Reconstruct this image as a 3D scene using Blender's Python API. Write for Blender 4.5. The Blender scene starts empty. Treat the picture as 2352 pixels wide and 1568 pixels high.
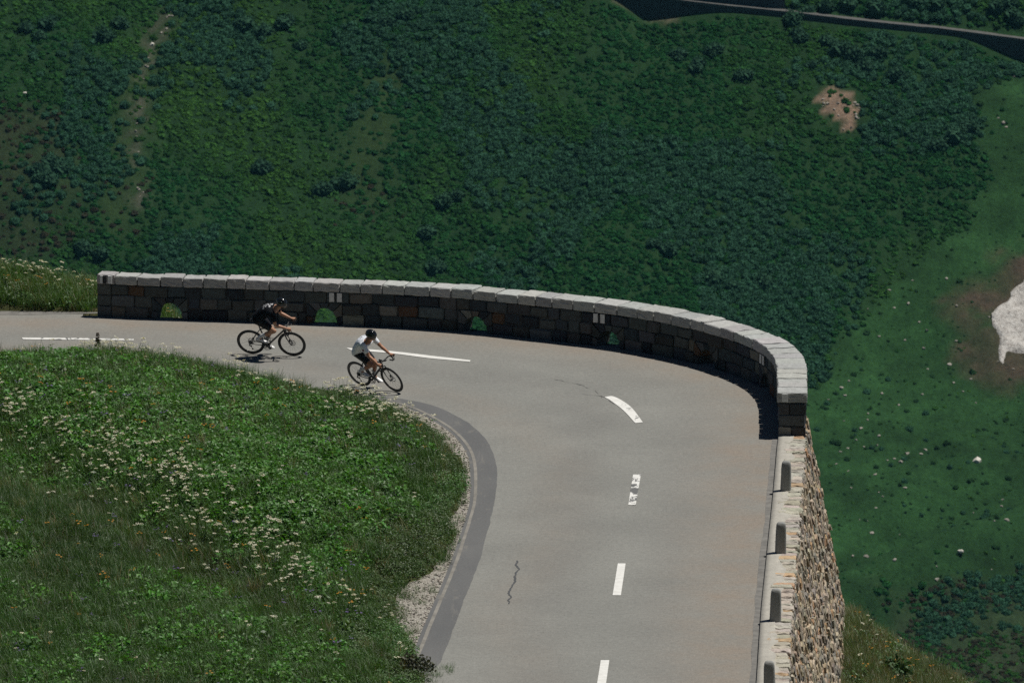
import bpy, bmesh, math, random
import numpy as np
from mathutils import Vector, Matrix, Euler
from mathutils.bvhtree import BVHTree

R = math.radians
rng = np.random.default_rng(11)
random.seed(11)
S = bpy.context.scene
COL = S.collection

# ------------------------------------------------------------------ camera maths
# photo coordinates below are in a 2352 x 1568 frame; G() turns one into a point of the road plane
K = 1024 / 2352
FPX = 7000.0
PIT = R(12.0)
DIST = FPX / 42.0
CP, SP = math.cos(PIT), math.sin(PIT)
CAM = np.array([0.0, -DIST * CP, DIST * SP])
FW = np.array([0.0, CP, -SP]); UPV = np.array([0.0, SP, CP]); RT = np.array([1.0, 0.0, 0.0])

def ray(x, y):
    d = FW * FPX + RT * ((x - 1176) * K) - UPV * ((y - 784) * K)
    return d / np.linalg.norm(d)

def G(x, y, z=0.0):
    d = ray(x, y)
    return CAM + d * ((z - CAM[2]) / d[2])

def proj(P):
    P = np.atleast_2d(P) - CAM
    w = P @ FW
    return np.stack([1176 + (P @ RT) / w * FPX / K, 784 - (P @ UPV) / w * FPX / K], 1)

# ------------------------------------------------------------------ small numpy noise
def _hash(ix, iy, seed):
    n = (ix.astype(np.int64) * 374761393 + iy.astype(np.int64) * 668265263 + seed * 1274126177) & 0x7fffffff
    n = ((n ^ (n >> 13)) * 1274126177) & 0x7fffffff
    return ((n ^ (n >> 16)) & 0xffff) / 65535.0

def vnoise(x, y, seed=0):
    x = np.asarray(x, float); y = np.asarray(y, float)
    ix = np.floor(x).astype(np.int64); iy = np.floor(y).astype(np.int64)
    fx = x - ix; fy = y - iy
    fx = fx * fx * (3 - 2 * fx); fy = fy * fy * (3 - 2 * fy)
    a = _hash(ix, iy, seed); b = _hash(ix + 1, iy, seed)
    c = _hash(ix, iy + 1, seed); d = _hash(ix + 1, iy + 1, seed)
    return (a * (1 - fx) + b * fx) * (1 - fy) + (c * (1 - fx) + d * fx) * fy

def fbm(x, y, oct=4, seed=0):
    s = 0; a = .5; t = 0
    for o in range(oct):
        s = s + a * vnoise(np.asarray(x) * 2 ** o, np.asarray(y) * 2 ** o, seed + o * 17); t += a; a *= .5
    return s / t

def sstep(a, b, x):
    t = np.clip((np.asarray(x, float) - a) / (b - a), 0, 1)
    return t * t * (3 - 2 * t)

# ------------------------------------------------------------------ curves
def catmull(P, n=12):
    P = np.asarray(P, float)
    Q = np.vstack([2 * P[0] - P[1], P, 2 * P[-1] - P[-2]])
    out = []
    for i in range(1, len(Q) - 2):
        p0, p1, p2, p3 = Q[i - 1], Q[i], Q[i + 1], Q[i + 2]
        for t in np.linspace(0, 1, n, endpoint=False):
            out.append(.5 * (2 * p1 + (p2 - p0) * t + (2 * p0 - 5 * p1 + 4 * p2 - p3) * t * t + (3 * p1 - p0 - 3 * p2 + p3) * t ** 3))
    out.append(Q[-2])
    return np.array(out)

def resample(P, step):
    seg = np.linalg.norm(np.diff(P, axis=0), axis=1)
    s = np.concatenate([[0], np.cumsum(seg)])
    n = max(2, int(round(s[-1] / step)) + 1)
    t = np.linspace(0, s[-1], n)
    return np.stack([np.interp(t, s, P[:, k]) for k in range(P.shape[1])], 1)

def smooth(P, it):
    P = P.copy()
    for _ in range(it):
        P[1:-1] = .25 * P[:-2] + .5 * P[1:-1] + .25 * P[2:]
    return P

class Curve:
    """2-D curve by arc length; normal points to the LEFT of travel (outwards, away from the road)"""
    def __init__(self, P):
        self.P = np.asarray(P)[:, :2]
        seg = np.linalg.norm(np.diff(self.P, axis=0), axis=1)
        self.s = np.concatenate([[0], np.cumsum(seg)])
        self.L = self.s[-1]
        T = np.gradient(self.P, axis=0)
        T /= np.linalg.norm(T, axis=1)[:, None]
        self.T = T
        self.N = np.stack([-T[:, 1], T[:, 0]], 1)
    def at(self, u, off=0.0):
        u = np.asarray(u, float)
        p = np.stack([np.interp(u, self.s, self.P[:, k]) for k in range(2)], -1)
        n = np.stack([np.interp(u, self.s, self.N[:, k]) for k in range(2)], -1)
        over = np.maximum(0, u - self.L) + np.minimum(0, u)
        t = np.where((u > self.L)[..., None], self.T[-1], self.T[0])
        return p + n * np.asarray(off)[..., None] + t * over[..., None]
    def map(self, u, off, z):
        q = self.at(u, off)
        return np.concatenate([q, np.asarray(z, float)[..., None]], -1)

def sdist(P, poly):
    """signed distance to an open polyline, positive on the left of travel; also the arc length of the foot"""
    P = np.asarray(P, float)
    best = np.full(len(P), 1e18); sg = np.ones(len(P)); arc = np.zeros(len(P)); acc = 0
    for a, b in zip(poly[:-1], poly[1:]):
        ab = b - a; L2 = ab @ ab
        t = np.clip(((P - a) @ ab) / L2, 0, 1)
        q = a + t[:, None] * ab
        d = ((P - q) ** 2).sum(1)
        m = d < best
        cr = ab[0] * (P[:, 1] - a[1]) - ab[1] * (P[:, 0] - a[0])
        best = np.where(m, d, best); sg = np.where(m, np.where(cr > 0, 1.0, -1.0), sg)
        arc = np.where(m, acc + t * math.sqrt(L2), arc)
        acc += math.sqrt(L2)
    return np.sqrt(best) * sg, arc

def inpoly(P, poly):
    x, y = P[:, 0], P[:, 1]
    c = np.zeros(len(P), bool)
    for (x0, y0), (x1, y1) in zip(poly, np.roll(poly, -1, 0)):
        k = ((y0 > y) != (y1 > y))
        with np.errstate(divide='ignore', invalid='ignore'):
            c ^= k & (x < (x1 - x0) * (y - y0) / (y1 - y0 if y1 != y0 else 1e-9) + x0)
    return c

def pdist(P, poly):
    """distance to a closed polygon, positive inside"""
    d, _ = sdist(P, np.vstack([poly, poly[:1]]))
    return np.where(inpoly(P, poly), 1, -1) * np.abs(d)

# ------------------------------------------------------------------ mesh building
def tag(o, label=None, cat=None, group=None, kind=None):
    if label: o['label'] = label
    if cat: o['category'] = cat
    if group: o['group'] = group
    if kind: o['kind'] = kind
    return o

def link(name, me, parent=None):
    o = bpy.data.objects.new(name, me)
    COL.objects.link(o)
    if parent: o.parent = parent
    return o

class MB:
    """collects vertices, faces and a tint per vertex; builds ONE mesh object"""
    def __init__(self):
        self.v = []; self.f = []; self.c = []; self.n = 0
    def add(self, V, F, col=(1, 1, 1)):
        V = np.asarray(V, float)
        self.v.append(V)
        self.f.extend([[i + self.n for i in f] for f in F])
        c = np.ones((len(V), 4)); c[:, :3] = col
        self.c.append(c); self.n += len(V)
    def mesh(self, name, mat, smooth=False):
        me = bpy.data.meshes.new(name)
        V = np.concatenate(self.v); C = np.concatenate(self.c)
        me.from_pydata(V.tolist(), [], self.f)
        at = me.color_attributes.new('tint', 'FLOAT_COLOR', 'POINT')
        at.data.foreach_set('color', C.astype(np.float32).ravel())
        if mat: me.materials.append(mat)
        if smooth: me.polygons.foreach_set('use_smooth', np.ones(len(me.polygons), bool))
        me.update()
        return me
    def build(self, name, mat, parent=None, smooth=False):
        return link(name, self.mesh(name, mat, smooth), parent)

def gridmesh(name, X, Y, Z, mat, keep=None, cols=None, smooth=True, parent=None):
    ny, nx = X.shape
    idx = np.arange(nx * ny).reshape(ny, nx)
    q = np.stack([idx[:-1, :-1], idx[:-1, 1:], idx[1:, 1:], idx[1:, :-1]], -1).reshape(-1, 4)
    V = np.stack([X.ravel(), Y.ravel(), Z.ravel()], 1)
    if keep is not None:
        k = keep.ravel()
        q = q[k[q].all(1)]
        used = np.zeros(len(V), bool); used[q.ravel()] = True
        new = np.cumsum(used) - 1
        V = V[used]; q = new[q]
        if cols is not None: cols = [c.reshape(-1, 3)[used] for c in cols]
    elif cols is not None:
        cols = [c.reshape(-1, 3) for c in cols]
    me = bpy.data.meshes.new(name)
    me.vertices.add(len(V)); me.vertices.foreach_set('co', V.astype(np.float32).ravel())
    me.loops.add(q.size); me.loops.foreach_set('vertex_index', q.astype(np.int32).ravel())
    me.polygons.add(len(q))
    me.polygons.foreach_set('loop_start', (np.arange(len(q)) * 4).astype(np.int32))
    me.polygons.foreach_set('loop_total', np.full(len(q), 4, np.int32))
    me.update(calc_edges=True)
    if smooth: me.polygons.foreach_set('use_smooth', np.ones(len(q), bool))
    if cols is not None:
        for nm, c in zip(('tint', 'mask'), cols):
            at = me.color_attributes.new(nm, 'FLOAT_COLOR', 'POINT')
            at.data.foreach_set('color', np.concatenate([c, np.ones((len(c), 1))], 1).astype(np.float32).ravel())
    me.materials.append(mat)
    return link(name, me, parent)

_blk = {}
def blocktopo(n):
    if n in _blk: return _blk[n]
    pts = {}; V = []; F = []
    def vid(p):
        if p not in pts: pts[p] = len(V); V.append(p)
        return pts[p]
    for ax in range(3):
        for sgn in (0, n):
            for i in range(n):
                for j in range(n):
                    q = []
                    for di, dj in ((0, 0), (1, 0), (1, 1), (0, 1)):
                        p = [0, 0, 0]; p[ax] = sgn; p[(ax + 1) % 3] = i + di; p[(ax + 2) % 3] = j + dj
                        q.append(vid(tuple(p)))
                    F.append(q if sgn else q[::-1])
    _blk[n] = (np.array(V), F)
    return _blk[n]

def block(hx, hy, hz, r=.02, jit=.004, n=3):
    """a rough rounded stone, half sizes hx hy hz"""
    I, F = blocktopo(n)
    h = np.array([hx, hy, hz]); r = min(r, hx * .6, hy * .6, hz * .6)
    if n == 3: lv = np.array([0., 1, 2, 3])
    V = np.zeros((len(I), 3))
    for k in range(3):
        g = np.concatenate([[-h[k]], np.linspace(-h[k] + r, h[k] - r, n - 1), [h[k]]])
        V[:, k] = g[I[:, k]]
    q = np.clip(V, -h + r, h - r)
    d = V - q
    L = np.linalg.norm(d, axis=1); L[L == 0] = 1
    V = q + d / L[:, None] * np.minimum(L, r)[:, None]
    V += rng.normal(0, jit, V.shape)
    return V, F

# ------------------------------------------------------------------ materials
def newmat(name):
    m = bpy.data.materials.new(name); m.use_nodes = True
    nt = m.node_tree
    return m, nt, nt.nodes['Principled BSDF']

def nd(nt, t, **kw):
    n = nt.nodes.new(t)
    for k, v in kw.items():
        if k.startswith('i_'):
            key = k[2:]
            n.inputs[int(key) if key.isdigit() else key].default_value = v
        else: setattr(n, k, v)
    return n

def ramp(nt, fac, stops):
    r = nt.nodes.new('ShaderNodeValToRGB')
    e = r.color_ramp.elements
    while len(e) > 1: e.remove(e[-1])
    e[0].position = stops[0][0]; e[0].color = (*stops[0][1], 1) if len(stops[0][1]) == 3 else stops[0][1]
    for p, c in stops[1:]:
        x = e.new(p); x.color = (*c, 1)
    nt.links.new(fac, r.inputs[0])
    return r.outputs[0]

def mixc(nt, a, b, fac, mode='MIX'):
    m = nt.nodes.new('ShaderNodeMix'); m.data_type = 'RGBA'; m.blend_type = mode
    for s, v in ((m.inputs['Factor'], fac), (m.inputs['A'], a), (m.inputs['B'], b)):
        pass
    ins = [m.inputs[0], m.inputs[6], m.inputs[7]]
    for s, v in zip(ins, (fac, a, b)):
        if isinstance(v, bpy.types.NodeSocket): nt.links.new(v, s)
        elif isinstance(v, (int, float)): s.default_value = v
        else: s.default_value = (*v, 1)
    return m.outputs[2]

def noise_tex(nt, scale, detail=4, rough=.55, vec=None, dist=0.0):
    n = nd(nt, 'ShaderNodeTexNoise', i_Scale=scale, i_Detail=detail, i_Roughness=rough, i_Distortion=dist)
    if vec is None:
        tc = nt.nodes.new('ShaderNodeTexCoord'); vec = tc.outputs['Object']
    nt.links.new(vec, n.inputs['Vector'])
    return n.outputs[0]

def objvec(nt, scale=(1, 1, 1)):
    tc = nt.nodes.new('ShaderNodeTexCoord')
    mp = nd(nt, 'ShaderNodeMapping'); mp.inputs['Scale'].default_value = scale
    nt.links.new(tc.outputs['Object'], mp.inputs[0])
    return mp.outputs[0]

def bump(nt, b, h, strength=.5, dist=.02):
    n = nd(nt, 'ShaderNodeBump', i_Strength=strength, i_Distance=dist)
    nt.links.new(h, n.inputs['Height']); nt.links.new(n.outputs[0], b.inputs['Normal'])

def attr(nt, name, kind='GEOMETRY'):
    a = nd(nt, 'ShaderNodeAttribute', attribute_name=name, attribute_type=kind)
    return a

def plain(name, col, rough=.5, metal=0.0, spec=.5, var=.12, scale=12):
    """one colour with a little procedural unevenness"""
    m, nt, b = newmat(name)
    nz = noise_tex(nt, scale, 3)
    c = ramp(nt, nz, [(.3, tuple(x * (1 - var) for x in col)), (.7, tuple(min(1, x * (1 + var)) for x in col))])
    nt.links.new(c, b.inputs['Base Color'])
    b.inputs['Roughness'].default_value = rough; b.inputs['Metallic'].default_value = metal
    b.inputs['Specular IOR Level'].default_value = spec
    return m

def leafmat(name, transl=.3, rough=.55, inst=True, gloss=.35):
    """colour = tint per leaf (mesh) x tint per plant (instance)"""
    m, nt, b = newmat(name)
    a = attr(nt, 'tint')
    col = a.outputs['Color']
    if inst:
        i = attr(nt, 'ptint', 'INSTANCER')
        col = mixc(nt, col, i.outputs['Color'], 1.0, 'MULTIPLY')
    nt.links.new(col, b.inputs['Base Color'])
    b.inputs['Roughness'].default_value = rough; b.inputs['Specular IOR Level'].default_value = gloss
    t = nd(nt, 'ShaderNodeBsdfTranslucent')
    tcol = mixc(nt, col, (1.25, 1.15, .55), 1.0, 'MULTIPLY')
    nt.links.new(tcol, t.inputs[0])
    mx = nd(nt, 'ShaderNodeMixShader', i_0=transl)
    nt.links.new(b.outputs[0], mx.inputs[1]); nt.links.new(t.outputs[0], mx.inputs[2])
    nt.links.new(mx.outputs[0], nt.nodes['Material Output'].inputs[0])
    return m

# ------------------------------------------------------------------ scatter (ground cover nobody could count)
def scatter(name, P, rot, scl, idx, tint, protos, label, mat=None):
    me = bpy.data.meshes.new(name)
    P = np.asarray(P, np.float32)
    me.vertices.add(len(P)); me.vertices.foreach_set('co', P.ravel())
    a = me.attributes.new('rot', 'FLOAT_VECTOR', 'POINT'); a.data.foreach_set('vector', np.asarray(rot, np.float32).ravel())
    a = me.attributes.new('scl', 'FLOAT', 'POINT'); a.data.foreach_set('value', np.asarray(scl, np.float32))
    a = me.attributes.new('idx', 'INT', 'POINT'); a.data.foreach_set('value', np.asarray(idx, np.int32))
    a = me.attributes.new('ptint', 'FLOAT_COLOR', 'POINT')
    a.data.foreach_set('color', np.concatenate([tint, np.ones((len(P), 1))], 1).astype(np.float32).ravel())
    o = link(name, me)
    ng = bpy.data.node_groups.new(name, 'GeometryNodeTree')
    ng.interface.new_socket('Geometry', in_out='INPUT', socket_type='NodeSocketGeometry')
    ng.interface.new_socket('Geometry', in_out='OUTPUT', socket_type='NodeSocketGeometry')
    gi = ng.nodes.new('NodeGroupInput'); go = ng.nodes.new('NodeGroupOutput')
    join = ng.nodes.new('GeometryNodeJoinGeometry')
    def na(n, t):
        x = ng.nodes.new('GeometryNodeInputNamedAttribute'); x.data_type = t; x.inputs[0].default_value = n
        return [s for s in x.outputs if s.enabled and s.name == 'Attribute'][0]
    rv = na('rot', 'FLOAT_VECTOR'); sv = na('scl', 'FLOAT'); iv = na('idx', 'INT')
    e2r = ng.nodes.new('FunctionNodeEulerToRotation'); ng.links.new(rv, e2r.inputs[0])
    for k, p in enumerate(protos):
        oi = ng.nodes.new('GeometryNodeObjectInfo'); oi.inputs['Object'].default_value = p
        oi.inputs['As Instance'].default_value = True
        cmp = ng.nodes.new('FunctionNodeCompare'); cmp.data_type = 'INT'; cmp.operation = 'EQUAL'
        ins = [s for s in cmp.inputs if s.enabled]
        ng.links.new(iv, ins[0]); ins[1].default_value = k
        iop = ng.nodes.new('GeometryNodeInstanceOnPoints')
        ng.links.new(gi.outputs[0], iop.inputs['Points'])
        ng.links.new(cmp.outputs[0], iop.inputs['Selection'])
        ng.links.new(oi.outputs['Geometry'], iop.inputs['Instance'])
        ng.links.new(e2r.outputs[0], iop.inputs['Rotation'])
        ng.links.new(sv, iop.inputs['Scale'])
        ng.links.new(iop.outputs[0], join.inputs[0])
    ng.links.new(join.outputs[0], go.inputs[0])
    md = o.modifiers.new('scatter', 'NODES'); md.node_group = ng
    tag(o, label, kind='stuff')
    return o

def proto(name, mb, mat, smooth=False):
    return bpy.data.objects.new(name, mb.mesh(name, mat, smooth))   # not linked: only a source for scatter()

def vary(c, h=.12, v=.2):
    c = np.array(c)
    return np.clip(c * (1 + rng.uniform(-v, v)) * (1 + rng.uniform(-h, h, 3)), 0, 1)
# ================================================================== plan of the bend
WH = 1.04                                                   # parapet height
top_in = [(222, 629.5), (266, 632), (371, 636.6), (497, 640), (669, 645.5), (863.6, 652.7), (963, 656.8), (1077.5, 665), (1209, 678),
          (1303, 688.7), (1435.5, 703.4), (1553, 725), (1632.5, 743), (1718.7, 772), (1762, 794.5), (1783, 815), (1788.5, 840), (1789, 870), (1789.6, 902)]
W = np.array([G(x, y, WH)[:2] for x, y in top_in])
W = smooth(resample(catmull(W), .25), 14)
WALL = Curve(W)
def wt(u): return .40 + .20 * sstep(0, 15, u)                # parapet thickness
outer_w = WALL.at(WALL.s, wt(WALL.s))
# outer edge of the kerb shelf below the wall's end
sh = np.array([G(x, y, .05)[:2] for x, y in [(1848, 1006), (1843, 1085), (1837, 1164.8), (1830, 1240), (1823.7, 1315.6), (1816, 1402), (1808.6, 1567.6)]])
dirn = (sh[-1] - sh[0]) / np.linalg.norm(sh[-1] - sh[0])
sh = smooth(resample(np.vstack([sh, sh[-1] + dirn * 12, sh[-1] + dirn * 30]), .5), 10)
left_ext = np.array([outer_w[0] + np.array(p) for p in [(-40, 6.5), (-20, 2.6), (-8, .7), (-3, .15)]])
OUT = np.vstack([left_ext, outer_w, sh[sh[:, 1] < outer_w[-1, 1] - .5]])
OUT = smooth(resample(OUT, .3), 4)
OUTC = Curve(OUT)
_, a0 = sdist(outer_w[:1], OUT); U_W0 = float(a0[0])         # arc where the parapet begins / ends on the outer edge
_, a1 = sdist(outer_w[-1:], OUT); U_W1 = float(a1[0])

# inner edge of the road: boundary of the grass bank
bank_px = [(-700, 880), (-300, 858), (0, 846), (150, 836), (300, 838), (450, 856), (600, 888), (700, 911), (800, 930), (880, 946), (934, 966), (993, 1001),
           (1034, 1033), (1063, 1060), (1070, 1087), (1067, 1141), (1029, 1204), (1047, 1222), (1029, 1267), (998, 1307), (966, 1330), (917, 1353),
           (912, 1393), (917, 1434), (939, 1465), (953, 1501), (966, 1528), (972, 1570), (950, 1750), (900, 2100), (820, 2700), (-1200, 2700)]
BANK = np.array([G(x, y)[:2] for x, y in bank_px])
BANK = np.vstack([catmull(BANK[:-2], 6), BANK[-2:]])
ridge_px = [(-400, 880), (0, 1008), (262, 1113), (471, 1244), (733, 1385), (960, 1490), (1300, 1660)]
RIDGE = np.array([G(x, y, .85)[:2] for x, y in ridge_px])        # lower rim of the flowery hump; left of travel = the flowery side

def bank_z(P):
    d = pdist(P, BANK)
    r, _ = sdist(P, RIDGE)
    h = .55 * (1 - np.exp(-np.maximum(d, 0) / 1.1)) + .22 * (1 - np.exp(-np.maximum(d, 0) / 4))
    h = h + .35 * np.exp(-((r - 3.0) / 2.5) ** 2) * sstep(.5, 4, d)          # hump before the rim
    h = h - .35 * np.exp(-((r + .6) / 1.2) ** 2) * sstep(1, 4, d)            # dip
    h = h + np.minimum(.07 * np.maximum(0, -r - 1), .7) * sstep(.5, 9, d)                     # rising again towards the viewer
    h = h + .25 * (fbm(P[:, 0] * .35, P[:, 1] * .35, 4, 3) - .5) * sstep(0, 2, d)
    return np.where(d > 0, h, np.maximum(-.06, d * .25)), d, r

YC = float(WALL.P[-1, 1] + 3.6)
def outer_z(P):
    d, arc = sdist(P, OUT)
    x, y = P[:, 0], P[:, 1]
    # grassy bank left of the parapet
    w = np.clip((U_W0 - arc) / 9.0, 0, 1.6)
    bk = (.12 + 1.65 * w) * (1 - np.exp(-np.maximum(d, 0) / .9)) - .55 * np.maximum(0, d - 2.4)
    # foot of the retaining wall
    sp = np.log1p(np.exp(np.clip((y - YC) / 1.0, -30, 30)))
    zt = -4.35 - .70 * np.maximum(0, d - .9) - .9 * np.minimum(sp, 12)
    k = sstep(U_W0 + .2, U_W0 + 6.5, arc)
    z = bk * (1 - k) + zt * k
    z = z + .5 * (fbm(x * .25, y * .25, 4, 21) - .5) * sstep(.3, 3, d)
    z = np.where(d > -.25, z, -.4)
    z = np.where((d > -.25) & (d <= 0), -.45, z)
    # the slope the photographer stands on
    z = np.maximum(z, -.4 + (-62 - y) * .33)
    return np.maximum(z, -330), d, arc
# ================================================================== light, camera, world
SUN = np.array([.40, .11, 1.0]); SUN /= np.linalg.norm(SUN)
EL = math.asin(SUN[2]); AZ = math.atan2(SUN[0], SUN[1])
w = bpy.data.worlds.new('World'); S.world = w; w.use_nodes = True
nt = w.node_tree
sky = nd(nt, 'ShaderNodeTexSky', sky_type='NISHITA')
sky.sun_disc = False; sky.sun_elevation = EL; sky.sun_rotation = AZ; sky.altitude = 2200; sky.air_density = .5; sky.dust_density = .2; sky.ozone_density = 3.0
nt.links.new(sky.outputs[0], nt.nodes['Background'].inputs[0])
nt.nodes['Background'].inputs[1].default_value = .05
sl = bpy.data.lights.new('sun', 'SUN'); sl.energy = 5.0; sl.angle = R(.5); sl.color = (1, .97, .91)
so = bpy.data.objects.new('sun', sl); COL.objects.link(so)
so.rotation_euler = Vector(SUN).to_track_quat('Z', 'Y').to_euler(); so.location = (40, 20, 120)
cam = bpy.data.cameras.new('camera'); co = bpy.data.objects.new('camera', cam); COL.objects.link(co)
co.location = CAM; co.rotation_euler = (R(90) - PIT, 0, 0)
cam.sensor_width = 36; cam.lens = FPX / 1024 * 36
cam.clip_start = 1; cam.clip_end = 12000
cam.dof.use_dof = True; cam.dof.focus_distance = 164; cam.dof.aperture_fstop = 6.3
S.camera = co
S.view_settings.view_transform = 'Standard'; S.view_settings.look = 'None'
S.view_settings.gamma = 1; S.view_settings.exposure = -.12
S.cycles.use_denoising = False; S.cycles.denoiser = 'OPENIMAGEDENOISE'; S.cycles.denoising_input_passes = 'RGB_ALBEDO_NORMAL'; S.cycles.denoising_prefilter = 'ACCURATE'
S.cycles.max_bounces = 6; S.cycles.diffuse_bounces = 3; S.cycles.transparent_max_bounces = 4

# ================================================================== road
def m_asphalt():
    m, nt, b = newmat('asphalt')
    v = objvec(nt)
    c = ramp(nt, noise_tex(nt, .35, 5, .6, v), [(.3, (.181, .180, .164)), (.7, (.226, .224, .203))])
    c = mixc(nt, c, (.165, .160, .150), ramp(nt, noise_tex(nt, 1.3, 5, .7, objvec(nt, (.35, 1.2, 1)), .8), [(.56, (0, 0, 0)), (.72, (.3, .3, .3))]))
    a = attr(nt, 'tint')                                     # r dust, g tyre lanes
    sp = nd(nt, 'ShaderNodeSeparateColor'); nt.links.new(a.outputs['Color'], sp.inputs[0])
    def scaled(sock, k_noise, lo, hi):
        n = ramp(nt, noise_tex(nt, k_noise, 4, .65), [(lo, (0, 0, 0)), (hi, (1, 1, 1))])
        mm = nd(nt, 'ShaderNodeMath', operation='MULTIPLY'); nt.links.new(sock, mm.inputs[0]); nt.links.new(n, mm.inputs[1])
        return mm.outputs[0]
    c = mixc(nt, c, (.225, .186, .148), scaled(sp.outputs[0], .9, .2, .75))
    c = mixc(nt, c, (.145, .14, .13), scaled(sp.outputs[1], .6, .25, .8))
    g = noise_tex(nt, 28, 2, .7)
    c = mixc(nt, c, ramp(nt, g, [(.25, (.72, .72, .72)), (.5, (1, 1, 1)), (.8, (1.2, 1.2, 1.2))]), 1.0, 'MULTIPLY')
    g = noise_tex(nt, 9, 3, .75)
    c = mixc(nt, c, ramp(nt, g, [(.3, (.86, .86, .86)), (.7, (1.1, 1.1, 1.1))]), 1.0, 'MULTIPLY')
    nt.links.new(c, b.inputs['Base Color']); b.inputs['Roughness'].default_value = .85
    b.inputs['Specular IOR Level'].default_value = .3
    bump(nt, b, noise_tex(nt, 40, 2), .35, .01)
    return m
M_ASPH = m_asphalt()
gx, gy = np.meshgrid(np.arange(-44, 8.01, .2), np.arange(-70, 14.01, .2))
PP = np.stack([gx.ravel(), gy.ravel()], 1)
dO, aO = sdist(PP, OUT)
keep = (dO < -.12).reshape(gx.shape)
dust = np.exp(-((dO + .95) / .55) ** 2) * .75 + .45 * np.exp(-((dO + 1.7) / .9) ** 2)
lane = np.zeros(len(PP))
cl_off = 0
dust = np.clip(dust + .30 * sstep(-3.5, -1.0, dO) * (PP[:, 1] < -10), 0, 1)
dB = -pdist(PP, BANK)
dust = np.clip(dust + .35 * np.exp(-((dB - 2.1) / .7) ** 2) * (PP[:, 1] < 2), 0, 1)
lane = .55 * np.exp(-((dO + 4.9) / .7) ** 2) + .3 * np.exp(-((dO + 2.6) / .5) ** 2)
road = gridmesh('road', gx, gy, np.zeros_like(gx), M_ASPH, keep, [np.stack([dust, lane, 0 * lane], 1)])
tag(road, kind='structure')

def ribbon(name, A, B, z, mat, parent=None, nv=2, wob=0.0, cols=None):
    A = np.asarray(A); B = np.asarray(B)
    t = np.linspace(0, 1, nv)[None, :, None]
    g = A[:, None, :] * (1 - t) + B[:, None, :] * t
    return gridmesh(name, g[..., 0], g[..., 1], np.full(g.shape[:2], z), mat, parent=parent)

# dark newer asphalt strip along the inside of the bend
ap_o = [(760, 888), (820, 897), (880, 910), (939, 918), (1007, 936), (1074, 969.5), (1115, 1008), (1137, 1055), (1142, 1100), (1136.6, 1150), (1121.6, 1213), (1099, 1294), (1070, 1366), (1043, 1438), (1016, 1510.6), (1000, 1534), (966, 1552)]
ap_i = [(740, 893), (815, 906), (889.6, 922), (939, 938), (993, 965), (1038, 996.6), (1070, 1037), (1079.7, 1082), (1078.8, 1150), (1069.8, 1186), (1049.5, 1249), (1024.7, 1316.6), (997.7, 1380), (970.6, 1443), (952.7, 1488), (944, 1510), (938, 1545)]
def gcurve(px, n=200, sm=6):
    c = catmull(np.array([G(x, y)[:2] for x, y in px]), 10)
    c = resample(c, .05)
    t = np.linspace(0, len(c) - 1, n)
    return smooth(np.stack([np.interp(t, np.arange(len(c)), c[:, k]) for k in range(2)], 1), sm)
def m_apron():
    m, nt, b = newmat('patched_asphalt')
    c = ramp(nt, noise_tex(nt, .8, 5, .6, objvec(nt, (1, .35, 1))), [(.3, (.088, .089, .089)), (.7, (.124, .123, .119))])
    c = mixc(nt, c, (.21, .195, .165), ramp(nt, noise_tex(nt, 2.2, 4, .7, objvec(nt, (1, .3, 1)), 1.2), [(.57, (0, 0, 0)), (.70, (.45, .45, .45))]))
    g = noise_tex(nt, 28, 2, .7)
    c = mixc(nt, c, ramp(nt, g, [(.25, (.75, .75, .75)), (.8, (1.2, 1.2, 1.2))]), 1.0, 'MULTIPLY')
    nt.links.new(c, b.inputs['Base Color']); b.inputs['Roughness'].default_value = .8
    bump(nt, b, noise_tex(nt, 40, 2), .3, .01)
    return m
M_APRON = m_apron()
AO, AI = gcurve(ap_o), gcurve(ap_i)
AO2 = AO + (fbm(np.arange(200) * .3, np.zeros(200), 3, 5) - .5)[:, None] * .04
ribbon('asphalt_strip', AO2, AI - .0, .004, M_APRON, road, 4)
# pale edge line of dust in the strip's hollow
mid = AO2 * .26 + AI * .74; mid2 = AO2 * .14 + AI * .86
M_DUST = plain('road_dust', (.19, .178, .155), .9, var=.25, scale=3)
ribbon('dust_line', mid, mid2, .008, M_DUST, road, 2)

# gravel verge between the strip and the grass
M_GRAVEL, nt, b = newmat('gravel')
vor = nd(nt, 'ShaderNodeTexVoronoi', i_Scale=40.0); nt.links.new(objvec(nt), vor.inputs['Vector'])
gsep = nd(nt, 'ShaderNodeSeparateColor'); nt.links.new(vor.outputs['Color'], gsep.inputs[0])
c = ramp(nt, gsep.outputs[0], [(0, (.19, .17, .14)), (.5, (.30, .275, .232)), (1, (.40, .375, .33))])
nt.links.new(c, b.inputs['Base Color']); b.inputs['Roughness'].default_value = .9
bump(nt, b, vor.outputs['Distance'], .8, .03)
gin = AI + (AI - AO2) / np.linalg.norm(AI - AO2, axis=1)[:, None] * 3.2
gv = ribbon('gravel_verge', AI, gin, .003, M_GRAVEL, None, 6); tag(gv, kind='structure')

# dark gutter strip along the outside
us = np.linspace(U_W1 - .1, OUTC.L, 160)
wob = (fbm(us * .9, us * 0, 3, 9) - .5) * .10
M_GUT = plain('gutter_asphalt', (.150, .143, .130), .85, var=.25, scale=5)
ribbon('gutter_strip', OUTC.at(us, -.60), OUTC.at(us, -.74 + wob * .7), .004, M_GUT, road, 3)
us = np.linspace(4, U_W0 + .6, 120)
wob = (fbm(us * .9, us * 0, 3, 19) - .5) * .12
ribbon('gutter_strip', OUTC.at(us, .10), OUTC.at(us, -.34 + wob + .25 * sstep(U_W0 - 2.5, U_W0, us)), .004, M_GUT, road, 3)

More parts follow.
